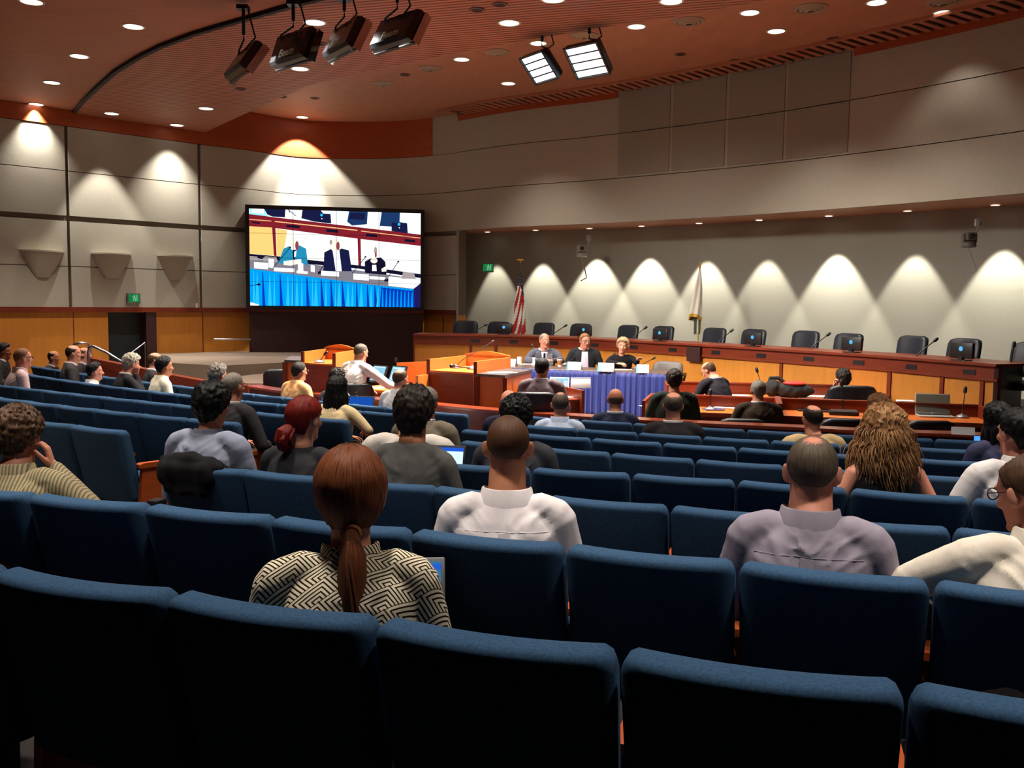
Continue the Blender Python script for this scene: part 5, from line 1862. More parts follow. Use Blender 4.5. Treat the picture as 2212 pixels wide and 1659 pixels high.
def hand_mb(side, curl=.6, spread=.12, M=None):
    """palm, four unequal fingers and a thumb; wrist at the origin, fingers along +y, palm down; side=+1 right"""
    mb = MB(); s = side
    rings = []
    for y, hw, hz in ((-.03, .026, .020), (0, .028, .018), (.03, .036, .015), (.06, .041, .0135), (.085, .040, .012), (.094, .034, .008)):
        rings.append([(hw * math.cos(2 * PI * k / 14), y, hz * math.sin(2 * PI * k / 14)) for k in range(14)])
    mb.loft(rings)
    for i, (x, L, r) in enumerate(((-.031, .062, .0078), (-.0105, .079, .0085), (.0105, .086, .0088), (.031, .076, .0085))):
        x *= -1 if s > 0 else 1
        a = 0; p = Vector((x, .080, 0)); pts = [p.copy()]; sp = x * spread / .03
        for seg, q in ((.45, .5), (.32, .9), (.23, .8)):
            a += curl * q
            p = p + Vector((math.sin(sp) * math.cos(a), math.cos(sp) * math.cos(a), -math.sin(a))) * L * seg * 1.05
            pts.append(p.copy())
        mb.tube(pts, [r * 1.05, r, r * .93, r * .82], 10)
    tx = -s * 1.0
    mb.tube([(tx * .022, .012, -.004), (tx * .044, .036, -.012), (tx * .054, .064, -.018 - .01 * curl), (tx * .054, .088, -.022 - .02 * curl)], [.0125, .0115, .010, .0085], 10)
    if M is not None: mb.xf(M)
    return mb


def aim(frm, to, roll=0.0):
    d = (Vector(to) - Vector(frm)).normalized()
    q = d.to_track_quat('Y', 'Z')
    return Matrix.Translation(frm) @ q.to_matrix().to_4x4() @ Matrix.Rotation(roll, 4, 'Y')


CLOTH = {}


def cloth(name, c, var=.10, bump=.07, scale=(34, 34, 22), rough=.88, sheen=.0):
    return mat('cloth_' + name, S(c), rough, var=var, scale=scale, bump=bump, spec=.15, bscale=(220, 220, 220), sheen=sheen)


def gauss(x, s): return math.exp(-(x / s) ** 2)


def person(px, py, label, row=None, Y=None, zf=None, fwd=.26, yaw=0, hyaw=0, hpitch=0, htilt=0, hs=1.0, sw=1.0, lean=.02, side=0.0, hair='short', hcol='dark', skin='fair', top='shirt', ccol=None, arms='lap',
           vox=.011, female=False, neck=.062, ears=1.0, wr=.006, collar=True, longhair=None, extras=None, slump=0, eyes=False, glasses=False, sleeve=1.0, hdef=1.0, cname='shirt', legs=True, stand=0, hcustom=None, cdepth=1.0, shoulder_drop=0.0, nk=0.0):
    """py = pixel row of the crown, px = its column.  row: sits in that seat row."""
    seat_h = .46
    if row is not None:
        R = ROWS[row]; zf = R.z
        lo, hi = 1.0, 25.0
        for _ in range(60):
            m = (lo + hi) / 2; p = PY(px, py, m)
            g = (p.y - R.Y(p.x)) * R.norm(p.x).y
            if g < fwd: lo = m
            else: hi = m
        P = PY(px, py, (lo + hi) / 2)
        n = R.norm(P.x); base = math.atan2(-n.x, n.y)
    else:
        P = PY(px, py, Y); base = 0
        zf = zf or 0.0
    rz = base + math.radians(yaw)
    zt = P.z - zf                                    # crown above this floor
    hh = .236 * hs                                   # head height
    Rz = Matrix.Rotation(rz, 3, 'Z')
    hp, hy, ht = math.radians(hpitch), math.radians(hyaw), math.radians(htilt)
    Hrot = Matrix.Rotation(hy, 3, 'Z') @ Matrix.Rotation(-hp, 3, 'X') @ Matrix.Rotation(ht, 3, 'Y')
    crown_off = Hrot @ Vector((0, -.012, .118)) * hs
    hc = Vector((side, lean, 0)); hc.z = zt - crown_off.z
    # origin so that the crown meets the pixel
    off = Rz @ Vector((hc.x + crown_off.x, hc.y + crown_off.y, 0))
    O = Vector((P.x - off.x, P.y - off.y, zf))
    root_name = 'person'
    hc = Vector(hc)
    Hm = Matrix.Translation(hc) @ Hrot.to_4x4() @ Matrix.Scale(hs, 4)
    nb = hc + Hrot @ Vector((0, -.035, -.135)) * hs + Vector((0, -.01, -.015 - nk))      # neck base
    nb.x = nb.x * .8 + side * .2
    zs0 = seat_h + stand
    T = nb.z - zs0
    pel = Vector((0, -.02, zs0))
    sh_z = nb.z - .055 * hs - shoulder_drop
    shw = .185 * sw

    def spine(t):
        """from pelvis (0) to neck base (1)"""
        q = pel.lerp(nb, t); q.y -= .045 * math.sin(PI * min(1, t * 1.02)) * (1 if lean > .12 else .6)
        return q
    # ---- body (skin): head + neck + slim core + bare arms, one skin
    mb = head_mb(1, neck, ears, female); mb.xf(Hm)
    nr = neck * hs
    mb.tube([hc + Hrot @ Vector((0, -.012, -.09)) * hs, nb + Vector((0, 0, .02)), nb + Vector((0, .0, -.06))], [nr, nr * 1.04, nr * 1.04], 18)
    for t0, t1, a, b in ((.0, .5, .10, .10), (.5, .86, .10, .07)):
        mb.tube([spine(t0), spine(t1)], [a, b], 14)
    # arms
    AR = {}
    for s in (-1, 1):
        S_ = Vector((s * shw + side * .8, nb.y - .005, sh_z))
        mode = arms if isinstance(arms, str) else arms[0 if s < 0 else 1]
        if isinstance(mode, tuple):
            E_, W_, Hd = (Vector(v) for v in mode[:3])
            E_ = Vector((E_.x, E_.y, E_.z)); curl = mode[3] if len(mode) > 3 else .6
        elif mode == 'cheek2':
            W_ = hc + Hrot @ Vector((s * .115, .05, -.13)) * hs; E_ = Vector((s * .36, .08, zs0 + .20)); Hd = hc + Hrot @ Vector((s * .094, .03, .0)) * hs; curl = .9
        elif mode == 'desk':
            E_ = S_ + Vector((s * .07, .10, -.27)); W_ = S_ + Vector((-s * .04, .31, -.30)); Hd = W_ + Vector((-s * .10, .09, -.02)); curl = .4
        elif mode == 'rest':
            E_ = S_ + Vector((s * .10, -.02, -.28)); W_ = Vector((s * .27, .26, zs0 + .22)); Hd = W_ + Vector((0, .1, -.03)); curl = .7
        elif mode == 'wide':
            E_ = S_ + Vector((s * .12, .02, -.26)); W_ = Vector((s * .16, .28, zs0 + .15)); Hd = W_ + Vector((-s * .06, .1, -.04)); curl = .7
        elif mode == 'cheek':
            W_ = hc + Hrot @ Vector((s * .085, .06, -.12)) * hs; E_ = S_ + Vector((s * .07, .16, -.24)); Hd = hc + Hrot @ Vector((s * .078, .05, .0)) * hs; curl = 1.1
        else:
            E_ = S_ + Vector((s * .06, .03, -.29)); W_ = Vector((s * .10, .27, zs0 + .17)); Hd = W_ + Vector((-s * .05, .1, -.03)); curl = .6
        AR[s] = (S_, E_, W_, Hd, curl)
        fw = .85 if female else 1.0
        mb.tube([S_ + Vector((-s * .03, 0, .0)), S_.lerp(E_, .5), E_], [(.050 if sleeve else .058) * fw, (.044 if sleeve else .050) * fw, .040 * fw], 12)
        mb.tube([E_, E_.lerp(W_, .35), W_, W_ + (Hd - W_) * .1], [.038 * fw, .039 * fw, .026 * fw, .025 * fw], 12)
    co, fs, _ = remesh(mb, vox * .62, 5)
    body = MB(); body.add(co.tolist(), fs)
    for s in (-1, 1):
        S_, E_, W_, Hd, curl = AR[s]
        h = hand_mb(s, curl, M=aim(W_, Hd, s * .25))
        hco, hfs, _ = remesh(h, .0045, 3)
        body.add(hco.tolist(), hfs)
    root = body.build(root_name, SKIN[skin], None, fix=False)
    root.location = O; root.rotation_euler = (0, 0, rz)
    tag(root, label, 'person')
    # ---- garment
    mb = MB()
    bw = sw * (.94 if female else 1.0)
    prof = [(-.02, .172, .135), (.10, .178, .138), (.28, .168 if not female else .150, .125), (.46, .176 if not female else .160, .128), (.64, .188, .130), (.78, .186, .122), (.88, .166, .110), (.95, .124, .096), (1.0, .090, .084), (1.035, .080, .076)]
    rings = []
    for t, hw, hd in prof:
        c = spine(t)
        if t > .6: c = c + Vector((0, -.012 * (t - .6), 0))
        rings.append([(c.x + hw * bw * math.cos(2 * PI * k / 28), c.y + hd * cdepth * sw ** .5 * math.sin(2 * PI * k / 28), c.z) for k in range(28)])
    mb.loft(rings)
    mb.ell((nb.x * .9, nb.y - .022, nb.z - .115), (shw * (.98 if sleeve else .74), .092, .082), 20, 12)
    for s in (-1, 1):
        S_, E_, W_, Hd, curl = AR[s]
        ar = sw ** .5 * (.88 if female else 1.0) * hdef
        if sleeve == 0: mb.tube([nb + Vector((s * .045, -.012, -.05)), nb.lerp(S_, .5) + Vector((0, -.008, -.01))], [.046, .050], 14)
        else: mb.tube([nb + Vector((s * .045, -.012, -.028)), nb.lerp(S_, .6) + Vector((0, -.008, .012)), S_ + Vector((-s * .012, 0, .0))], [.046 * ar, .056 * ar, .066 * ar], 14)
        if sleeve > 0:
            ee = E_ if sleeve >= .55 else S_.lerp(E_, .8 if sleeve > .2 else .25)
            mb.tube([S_ + Vector((-s * .012, 0, -.005)), S_.lerp(ee, .45), ee], [.068 * ar, .060 * ar, .054 * ar], 14)
            if sleeve > .8: mb.tube([E_, E_.lerp(W_, .4), E_.lerp(W_, .96)], [.054 * ar, .050 * ar, .038 * ar], 14)
    co, fs, nr_ = remesh(mb, vox, 7)
    # drape: long diagonal folds radiating from the shoulder blades plus small creases
    if wr:
        sd = (px * 7 + py) % 97
        out = []
        for p, n in zip(co, nr_):
            x, y, z = float(p[0]), float(p[1]), float(p[2])
            u = (z - zs0) / max(T, .2)
            sg = math.tanh((x - nb.x) * 14); ax = (x - nb.x) * sg; al = ax * .80 + (z - nb.z) * .60; ac = -ax * .60 + (z - nb.z) * .80
            fold = (1 - abs(noise.noise(Vector((ac * 15 + sd, al * 4.5, 1.0 * sg))))) ** 4 - .45 + .5 * ((1 - abs(noise.noise(Vector((ac * 27, al * 7 + sd, 1.6 * sg))))) ** 5 - .35)
            n1 = noise.noise(Vector((x * 13 + sd, y * 13, z * 7))); n2 = noise.noise(Vector((x * 26, y * 26 + sd, z * 20)))
            n3 = noise.noise(Vector((x * 7, y * 7 + sd, z * 7)))
            k_ = 1.0 if u < .9 else max(0, (1.02 - u) / .12)
            k_ *= 1 - .75 * smooth01((abs(x - nb.x) - .12 * sw) / (.07 * sw))
            out.append(wr * k_ * (fold * max(.15, n3 + .6) * 1.5 + n1 * .5 + n2 * .08))
        co = co + nr_ * np.array(out)[:, None]
    g = MB(); g.add(co.tolist(), fs)
    gm = ccol or cloth('white', (220, 218, 222))
    garment = g.build(cname, gm, root, fix=False)
    # ---- collar
    cfn = lambda ang, r, z: nb + Vector((r * math.cos(ang), r * .95 * math.sin(ang) + .004, z))
    cr = nr * 1.04 + .012
    def band(name, m, r0, z0, r1, z1, r2, z2, gap, par, drop_front=.03):
        mb = MB(); rings = []; n = 40
        for k in range(n + 1):
            a = PI / 2 + gap + (2 * PI - 2 * gap) * k / n
            dz = -drop_front * max(0, math.sin(a)) ** 1.5
            ring = [cfn(a, r0, z0 + dz * .5), cfn(a, r0 + .004, z1 + dz), cfn(a, r1 + .004, z1 + .003 + dz), cfn(a, r1 + .010, z1 - .002 + dz), cfn(a, r2 + .006, z2 + dz * .6), cfn(a, r2, z2 + dz * .6)]
            rings.append(ring)
        mb.loft(rings)
        return mb.build(name, m, par)
    if collar is True:
        band('collar', gm, cr + .002, -.045, cr - .002, .050, cr + .020, -.026, .30, garment)
    elif collar == 'suit':
        wm = (extras or {}).get('under', cloth('white', (220, 218, 222)))
        band('shirt_collar', wm, cr - .004, -.03, cr - .003, .040, cr + .006, -.02, .35, garment)
        band('jacket_collar', gm, cr + .006, -.05, cr + .008, .022, cr + .036, -.050, .55, garment, .06)
    elif collar == 'high':
        band('collar', gm, cr + .002, -.045, cr - .002, .040, cr + .014, -.030, .25, garment)
    # ---- shirt front, tie, lapels for those seen from the front
    midy = np.interp(co[:, 2], [spine(t).z for t in (0, .25, .5, .75, 1)], [spine(t).y for t in (0, .25, .5, .75, 1)])
    def surf(x, z, sgn_):
        d2 = (co[:, 0] - x) ** 2 + (co[:, 2] - z) ** 2 + np.where((co[:, 1] - midy) * sgn_ > 0, 0, 10.0)
        return float(co[np.argpartition(d2, 8)[:8], 1].mean())
    def front_patch(name, m, ztop, zbot, wtop, wbot, off, par, xc=0):
        mb = MB(); nz_, nx_ = 12, 8; vs = []
        for j in range(nz_ + 1):
            v = j / nz_; z = ztop + (zbot - ztop) * v; w = wtop + (wbot - wtop) * v
            for i in range(nx_ + 1):
                x = xc + (i / nx_ - .5) * 2 * w
                best = surf(x, z, 1)
                vs.append((x, best + off, z))
        fs_ = [(j * (nx_ + 1) + i, j * (nx_ + 1) + i + 1, (j + 1) * (nx_ + 1) + i + 1, (j + 1) * (nx_ + 1) + i) for j in range(nz_) for i in range(nx_)]
        mb.add(vs, fs_); o = mb.build(name, m, par, fix=False)
        sm = o.modifiers.new('s', 'SOLIDIFY'); sm.thickness = .006; sm.offset = 0
        return o
    ex = extras or {}
    if 'front' in ex:
        fm, wt, wb = ex['front']
        front_patch('shirt_front', fm, nb.z - .03, zs0 + T * .30, wt, wb, .006, garment)
    if 'tie' in ex:
        front_patch('tie', ex['tie'], nb.z - .05, zs0 + T * .35, .014, .030, .012, garment)
    if 'badge' in ex:
        front_patch('name_badge', M_PAPER, nb.z - .22, nb.z - .34, .04, .04, .014, garment)
    if 'pleat' in ex:
        yk = nb.z - .088
        bx = []
        for (z, w) in ((yk, .020), (yk - .05, .024), (yk - .13, .026), (yk - .22, .024)):
            y = surf(nb.x, z, -1) - .003
            bx.append([(nb.x - w, y, z), (nb.x + w, y, z), (nb.x + w, y + .008, z), (nb.x - w, y + .008, z)])
        mb = MB(); mb.loft(bx); mb.build('back_pleat', gm, garment, smooth=False)
        mb = MB(); n = 30; pts = []
        for k in range(n + 1):
            x = nb.x + (k / n - .5) * 2 * .15 * sw; z = yk + .004 - .25 * (x - nb.x) ** 2
            y = surf(x, z, -1) - .003
            pts.append((x, y + .0035, z))
        mb.tube(pts, .0018, 6); mb.build('yoke_seam', gm, garment)
    if 'vest' in ex:
        dx = np.abs(co[:, 0] - nb.x); zr = nb.z - co[:, 2]
        ok = (zr > .028) & (dx < np.where(zr < .16, .135 * sw, .135 * sw + .4 * (zr - .16))) & (co[:, 2] > zs0)
        remap = -np.ones(len(co), dtype=int); remap[ok] = np.arange(ok.sum())
        f2 = [tuple(int(remap[i]) for i in f) for f in fs if all(ok[i] for i in f)]
        cv = (co + nr_ * .006)[ok]; ec = {}
        for f in f2:
            for i in range(len(f)):
                e = tuple(sorted((f[i], f[(i + 1) % len(f)]))); ec[e] = ec.get(e, 0) + 1
        nbr = {}
        for (a_, b__), c_ in ec.items():
            if c_ == 1: nbr.setdefault(a_, []).append(b__); nbr.setdefault(b__, []).append(a_)
        for _ in range(25):
            upd = {k: cv[v].mean(0) for k, v in nbr.items()}
            for k, v in upd.items(): cv[k] = .5 * cv[k] + .5 * v
        used = sorted({i for f in f2 for i in f}); rm = {k: i for i, k in enumerate(used)}
        q = MB(); q.add(cv[used].tolist(), [tuple(rm[i] for i in f) for f in f2])
        vo = q.build('vest', ex['vest'], root, fix=False)
        sm = vo.modifiers.new('s', 'SOLIDIFY'); sm.thickness = .006; sm.offset = -1
    # ---- hair
    if hair:
        stl = dict(STY[hair])
        if hcustom: stl.update(hcustom)
        hmb, uv = hair_shell(stl, (px * 3 + py) % 50)
        if longhair: longhair(hmb, uv)
        hmb.xf(Hm)
        ho = hmb.build('hair', hair_mat(f'hair_{hcol}_{skin}', *HAIRC[hcol], True, SKC[skin]), root, fix=False)
        strand_uv(ho.data, 0, uv)
        if ex.get('tie_ring'):
            c, r = ex['tie_ring']
            mb = MB(); n = 20
            mb.tube([(c[0] + r * math.cos(2 * PI * k / n), c[1], c[2] + r * math.sin(2 * PI * k / n)) for k in range(n + 1)], .006, 8, round_ends=False)
            mb.xf(Hm); mb.build('hair_tie', mat('hair_tie_brown', S((170, 100, 50)), .6), ho)
        if ex.get('loose'):
            lm = ex['loose'](Hm); lm_o = lm
    # ---- face details
    if eyes:
        for s in (-1, 1):
            mb = MB(); mb.ell((s * .031, .0795, .012), (.0125, .0115, .0085), 12, 8); mb.ell((s * .031, .0895, .012), (.0055, .003, .0055), 8, 6, 1); mb.xf(Hm)
            mb.build('eye', [M_EYEW, M_EYED], root)
            mb = MB(); mb.tube([(s * .014, .090, .030), (s * .032, .090, .036), (s * .050, .078, .031)], [.003, .0036, .002], 6); mb.xf(Hm); mb.build('eyebrow', HAIR[hcol + '_o'], root)
        mb = MB(); mb.ell((0, .0865, -.060), (.024, .010, .0045), 14, 6); mb.ell((0, .0875, -.067), (.020, .009, .005), 14, 6); mb.xf(Hm); mb.build('lips', M_LIP, root)
    if glasses:
        mb = MB()
        for s in (-1, 1):
            n = 14; c = (s * .033, .101, .010)
            mb.tube([(c[0] + .024 * math.cos(2 * PI * k / n), c[1] - abs(.024 * math.cos(2 * PI * k / n)) * .15, c[2] + .018 * math.sin(2 * PI * k / n)) for k in range(n + 1)], .0022, 6, round_ends=False)
            mb.tube([(s * .057, .096, .014), (s * .078, .05, .014), (s * .084, -.01, .012)], .0022, 6)
        mb.tube([(-.009, .103, .012), (.009, .103, .012)], .002, 6)
        mb.xf(Hm); mb.build('glasses', mat('glasses_frame', S((40, 34, 32)), .3), root)
    # ---- trousers and shoes
    if legs:
        mb = MB()
        for s in (-1, 1):
            hp_ = Vector((s * .085, .02, zs0 + .04)); kn = Vector((s * .11, .44, zs0 + .05)) if not stand else Vector((s * .09, .1, .5)); an = Vector((s * .11, .50, .11)) if not stand else Vector((s * .10, .05, .1))
            mb.tube([hp_, hp_.lerp(kn, .5), kn], [.095, .085, .068], 14); mb.tube([kn, kn.lerp(an, .4), an], [.066, .058, .046], 14)
        mb.tube([(-.09, .0, zs0 + .06), (.09, .0, zs0 + .06)], [.105, .105], 14)
        co2, fs2, _ = remesh(mb, .02, 4)
        tr = MB(); tr.add(co2.tolist(), fs2); tr.build('trousers', ex.get('trousers', M_TROU), root, fix=False)
        for s in (-1, 1):
            mb = MB(); x, y0 = s * .11, (.47 if not stand else .02)
            mb.rings_ell([(.0, .044, .13, y0 + .08), (.03, .046, .13, y0 + .08), (.06, .040, .10, y0 + .05), (.10, .038, .055, y0 + .02), (.13, .036, .045, y0 + .02)], 16)
            mb.v = [(x + vx, vy, vz) for vx, vy, vz in mb.v]
            mb.build('shoe', M_SHOE, root)
    return dict(root=root, H=Hm, nb=nb, O=O, rz=rz, AR=AR, spine=spine, co=co, garment=garment, sw=shw)
# ================================================================ the people in the hall
def pattern_mat():
    m = mat('cloth_fret', S((226, 214, 188)), .9, spec=.12); nt = m.node_tree; b = nt.nodes['Principled BSDF']
    tc = sub(nt, 'ShaderNodeTexCoord'); sp = sub(nt, 'ShaderNodeSeparateXYZ'); nt.links.new(tc.outputs['Object'], sp.inputs[0])
    def mth(op, a, b_=None):
        n = sub(nt, 'ShaderNodeMath'); n.operation = op
        for i, q in enumerate((a, b_)):
            if q is None: continue
            if isinstance(q, (int, float)): n.inputs[i].default_value = q
            else: nt.links.new(q, n.inputs[i])
        return n.outputs[0]
    x = sp.outputs['X']; z = mth('ADD', sp.outputs['Z'], mth('MULTIPLY', sp.outputs['Y'], .9))
    ca, sa = math.cos(.62), math.sin(.62); K = 1 / .056
    u = mth('MULTIPLY', mth('ADD', mth('MULTIPLY', x, ca), mth('MULTIPLY', z, sa)), K)
    v = mth('MULTIPLY', mth('SUBTRACT', mth('MULTIPLY', z, ca), mth('MULTIPLY', x, sa)), K)
    fu, fv = mth('FRACT', u), mth('FRACT', v)
    par = mth('MODULO', mth('ABSOLUTE', mth('ADD', mth('FLOOR', u), mth('FLOOR', v))), 2.0)
    a = mth('MAXIMUM', fu, fv)
    c = mth('MAXIMUM', mth('SUBTRACT', 1.0, fu), fv)
    mix = mth('ADD', mth('MULTIPLY', a, mth('SUBTRACT', 1.0, par)), mth('MULTIPLY', c, par))
    s = mth('FRACT', mth('MULTIPLY', mix, 5.0))
    ln = mth('GREATER_THAN', mth('ABSOLUTE', mth('SUBTRACT', s, .5)), .30)
    mx = sub(nt, 'ShaderNodeMix'); mx.data_type = 'RGBA'
    nt.links.new(ln, mx.inputs[0]); mx.inputs[6].default_value = (*S((226, 214, 188)), 1); mx.inputs[7].default_value = (*S((40, 32, 24)), 1)
    nt.links.new(mx.outputs[2], b.inputs['Base Color'])
    return m


def stripe_mat(name, cols, period, rough=.9):
    m = mat(name, cols[0], rough, spec=.1); nt = m.node_tree; b = nt.nodes['Principled BSDF']
    tc = sub(nt, 'ShaderNodeTexCoord'); sp = sub(nt, 'ShaderNodeSeparateXYZ'); nt.links.new(tc.outputs['Object'], sp.inputs[0])
    a = sub(nt, 'ShaderNodeMath'); a.operation = 'MULTIPLY'; a.inputs[1].default_value = 1 / period; nt.links.new(sp.outputs['X'], a.inputs[0])
    f = sub(nt, 'ShaderNodeMath'); f.operation = 'FRACT'; nt.links.new(a.outputs[0], f.inputs[0])
    r = sub(nt, 'ShaderNodeValToRGB'); r.color_ramp.interpolation = 'CONSTANT'
    e = r.color_ramp.elements; e[0].color = (*cols[0], 1); e[0].position = 0; e[1].color = (*cols[1], 1); e[1].position = .45
    n = e.new(.72); n.color = (*cols[2], 1)
    nt.links.new(f.outputs[0], r.inputs[0]); nt.links.new(r.outputs[0], b.inputs['Base Color'])
    return m


PANEL, SCREEN = (1.3, 15.8), (-3.9, 21.8)
_person = person


def sit(px, py, label, row, face=PANEL, tb=.75, yaw=0, hyaw=0, **kw):
    R = ROWS[row]; x = R.xat(px); y = R.Y(x)
    n = R.norm(x); base = math.degrees(math.atan2(-n.x, n.y))
    tgt = math.degrees(math.atan2(-(face[0] - x), face[1] - y))
    tyaw = (tgt - base)
    return _person(px, py, label, row=row, yaw=tyaw * tb + yaw, hyaw=tyaw * (1 - tb) + hyaw, **kw)


def locks(n, az0, az1, z0, z1, r0, r1, rad, seed, curl=0.0, turns=3.0, back=0.0, jit=.012, flat=.7):
    """hanging locks of hair between two azimuths (0 front, 180 back)"""
    rnd = random.Random(seed)
    def f(mb, uv):
        for k in range(n):
            az = math.radians(az0 + (az1 - az0) * (k + rnd.random() * .7) / n)
            L = rnd.uniform(.82, 1.08); ph = rnd.uniform(0, 6.28); tr = turns * rnd.uniform(.7, 1.3)
            jr = rnd.uniform(-jit, jit); pts = []; rr = []
            for i in range(15):
                s = i / 14; z = z0 + (z1 - z0) * s * L
                R_ = r0 + (r1 - r0) * s ** .8 + jr * min(1, s * 3)
                if z > .03: R_ = min(R_, .098 * math.sqrt(max(.05, 1 - ((z - .03) / .112) ** 2)) + jr)
                x = R_ * math.sin(az) * (.86 if z > -.05 else 1); y = CR[1] + R_ * math.cos(az) * 1.06 - back * s
                w = curl * min(1, s * 2.2)
                x += w * math.cos(ph + tr * 6.28 * s); y += w * math.sin(ph + tr * 6.28 * s)
                pts.append((x, y, z)); rr.append(rad * (1.0 if s < .75 else 1 - (s - .75) * 2.6) * rnd.uniform(.9, 1.1))
            tube_uv(mb, pts, rr, 5, uv, .02, rnd.random())
    return f


def ponytail(mb, uv):
    tube_uv(mb, [(0, -.098, -.070), (0, -.118, -.085), (.004, -.126, -.12), (.002, -.136, -.18), (-.002, -.146, -.24), (-.006, -.158, -.30), (-.010, -.168, -.345), (-.014, -.174, -.38)], [.016, .022, .033, .037, .036, .032, .026, .012], 18, uv)
    rnd = random.Random(4)
    for k in range(26):
        a = rnd.uniform(0, 6.28); r = rnd.uniform(.024, .036); w = rnd.uniform(.2, .8)
        pts = []
        for i in range(12):
            s = i / 11; z = -.085 - .285 * s * rnd.uniform(.97, 1.03)
            rr_ = r * math.sin(PI * (.18 + .70 * s)); aa = a + w * s * 2.2
            pts.append((-.012 * s + rr_ * math.cos(aa), -.128 - .045 * s + .9 * rr_ * math.sin(aa), z))
        tube_uv(mb, pts, [.004 + .003 * math.sin(PI * i / 11) for i in range(12)], 6, uv, .2)


def bun(mb, uv):
    rnd = random.Random(9)
    tube_uv(mb, [(0, -.100, -.03), (-.004, -.128, -.035), (-.008, -.150, -.05), (-.010, -.160, -.085), (-.008, -.150, -.125), (0, -.135, -.15)], [.022, .030, .040, .042, .032, .010], 16, uv)
    for k in range(30):
        a = rnd.uniform(0, 6.28)
        pts = []
        for i in range(9):
            s = i / 8; c = Vector((0, -.105 - .06 * math.sin(PI * min(1, s * 1.1)), -.03 - .125 * s)); q = .040 * math.sin(PI * (.2 + .72 * s)) * rnd.uniform(.85, 1.15)
            pts.append((c.x + q * math.cos(a + s), c.y + q * math.sin(a + s) * .8, c.z))
        tube_uv(mb, pts, [.005] * 8 + [.002], 6, uv, .2)


def both(*fs):
    def f(mb, uv):
        for q in fs: q(mb, uv)
    return f


N, FR = .0085, .013
PPL = {}
W_ = lambda c, n: cloth(n, c)
# --- nearest rows
PPL['pony'] = sit(757, 975, 'woman with auburn ponytail in cream and black fret-patterned jacket, nearest the viewer', (1, 'c'), SCREEN, .95, hcol='auburn', hair='pulled', longhair=ponytail, female=True, ccol=pattern_mat(), cname='jacket', collar='high', vox=N, arms='lap', wr=.0045, sw=1.0, side=.035, skin='fair', neck=.05, hcustom=dict(th=.020, rough=.001, wave=.0035, part=0), extras=dict(tie_ring=((0, -.104, -.074), .021)))
PPL['white2'] = sit(1098, 899, 'man with close-cropped brown hair in white button-down shirt, second row from viewer', (2, 'c'), (.9, 22), .95, hair='buzz', hcol='stubble', ccol=cloth('white_shirt', (222, 214, 216)), vox=N, ears=1.5, wr=.0075, neck=.068, sw=1.05, skin='tan', extras=dict(pleat=1), nk=.035)
PPL['grey3'] = sit(1757, 945, 'man with thinning crown and lavender grey shirt, second row from viewer on the right', (2, 'c'), (5.5, 16), .95, hair='crown', hcol='darkgrey', ccol=cloth('lavender_grey', (142, 134, 148)), vox=N, wr=.0095, neck=.068, sw=1.10, skin='pink', hs=1.02, extras=dict(pleat=1), ears=1.2)
def legx(info, pts, rad, name='crossed_leg'):
    mb = MB(); mb.tube(pts, rad, 14); co, fs, _ = remesh(mb, .014, 4); q = MB(); q.add(co.tolist(), fs)
    q.build(name, M_TROU, info['root'], fix=False)
PPL['right4'] = sit(2216, 984, 'man in cream shirt at the right edge, wearing glasses and holding a yellow pad', (2, 'c'), PANEL, .5, hyaw=22, hpitch=14, hair='receding', hcol='brown', ccol=cloth('cream_shirt', (214, 204, 190)), vox=N, wr=.008, glasses=True, skin='pink', arms=((Vector((-.30, .10, .78)), Vector((-.32, .30, .72)), Vector((-.30, .40, .72)), .8), 'lap'), lean=.08, side=.06)
legx(PPL['right4'], [(-.08, .05, .52), (-.22, .32, .64), (-.36, .52, .68), (-.30, .60, .62), (-.05, .64, .50)], [.09, .085, .072, .068, .055])
PPL['plaid'] = sit(38, 890, 'man in olive striped shirt resting his head on his hand, at the left edge', (2, 'c'), PANEL, .4, yaw=14, hair='messy', hcol='brown', ccol=stripe_mat('cloth_stripes', (S((146, 132, 100)), S((84, 80, 70)), S((116, 106, 80))), .014), vox=N, wr=.008, lean=.12, side=-.05, htilt=-4, hpitch=8, sw=1.12, collar=True,
      arms=('lap', 'cheek2'), skin='pink', hcustom=dict(th=.026, part=None))
# --- third row
PPL['greyshirt'] = sit(456, 833, 'man with thick black hair in light grey-blue shirt beside a draped black jacket', (3, 'c'), PANEL, .55, hair='thick', hcol='black', ccol=cloth('bluegrey_shirt', (140, 146, 166)), vox=.0095, wr=.007, sw=1.08, skin='tan', collar='high', hcustom=dict(th=.024, back=-66), neck=.055)
PPL['red'] = sit(655, 860, 'woman with dyed red hair in a bunched ponytail and charcoal top', (3, 'c'), PANEL, .7, hyaw=-18, hair='pulled', hcol='red', longhair=bun, female=True, ccol=cloth('charcoal_top', (46, 46, 50)), vox=.0095, wr=.005, collar=False, skin='fair', neck=.05, sw=.98, hcustom=dict(th=.017, side=-8, ear=-14))
PPL['vest'] = sit(893, 845, 'man with thick dark shaggy hair in grey jacket, third row from viewer', (3, 'c'), PANEL, .6, hair='thick', hcol='dark', ccol=cloth('grey_jacket_b', (84, 82, 80)), vox=.0095, wr=.005, skin='tan', collar=False, sw=1.0, shoulder_drop=.035, hcustom=dict(th=.027, back=-86, low=.2))
PPL['pale'] = sit(886, 851, 'person in pale shirt whose shoulders show behind the shaggy-haired man in grey', (4, 'c'), PANEL, .6, hair='short', hcol='dark', ccol=cloth('pale_shirt', (196, 190, 182)), wr=.006, skin='tan', collar=False, sw=1.25)
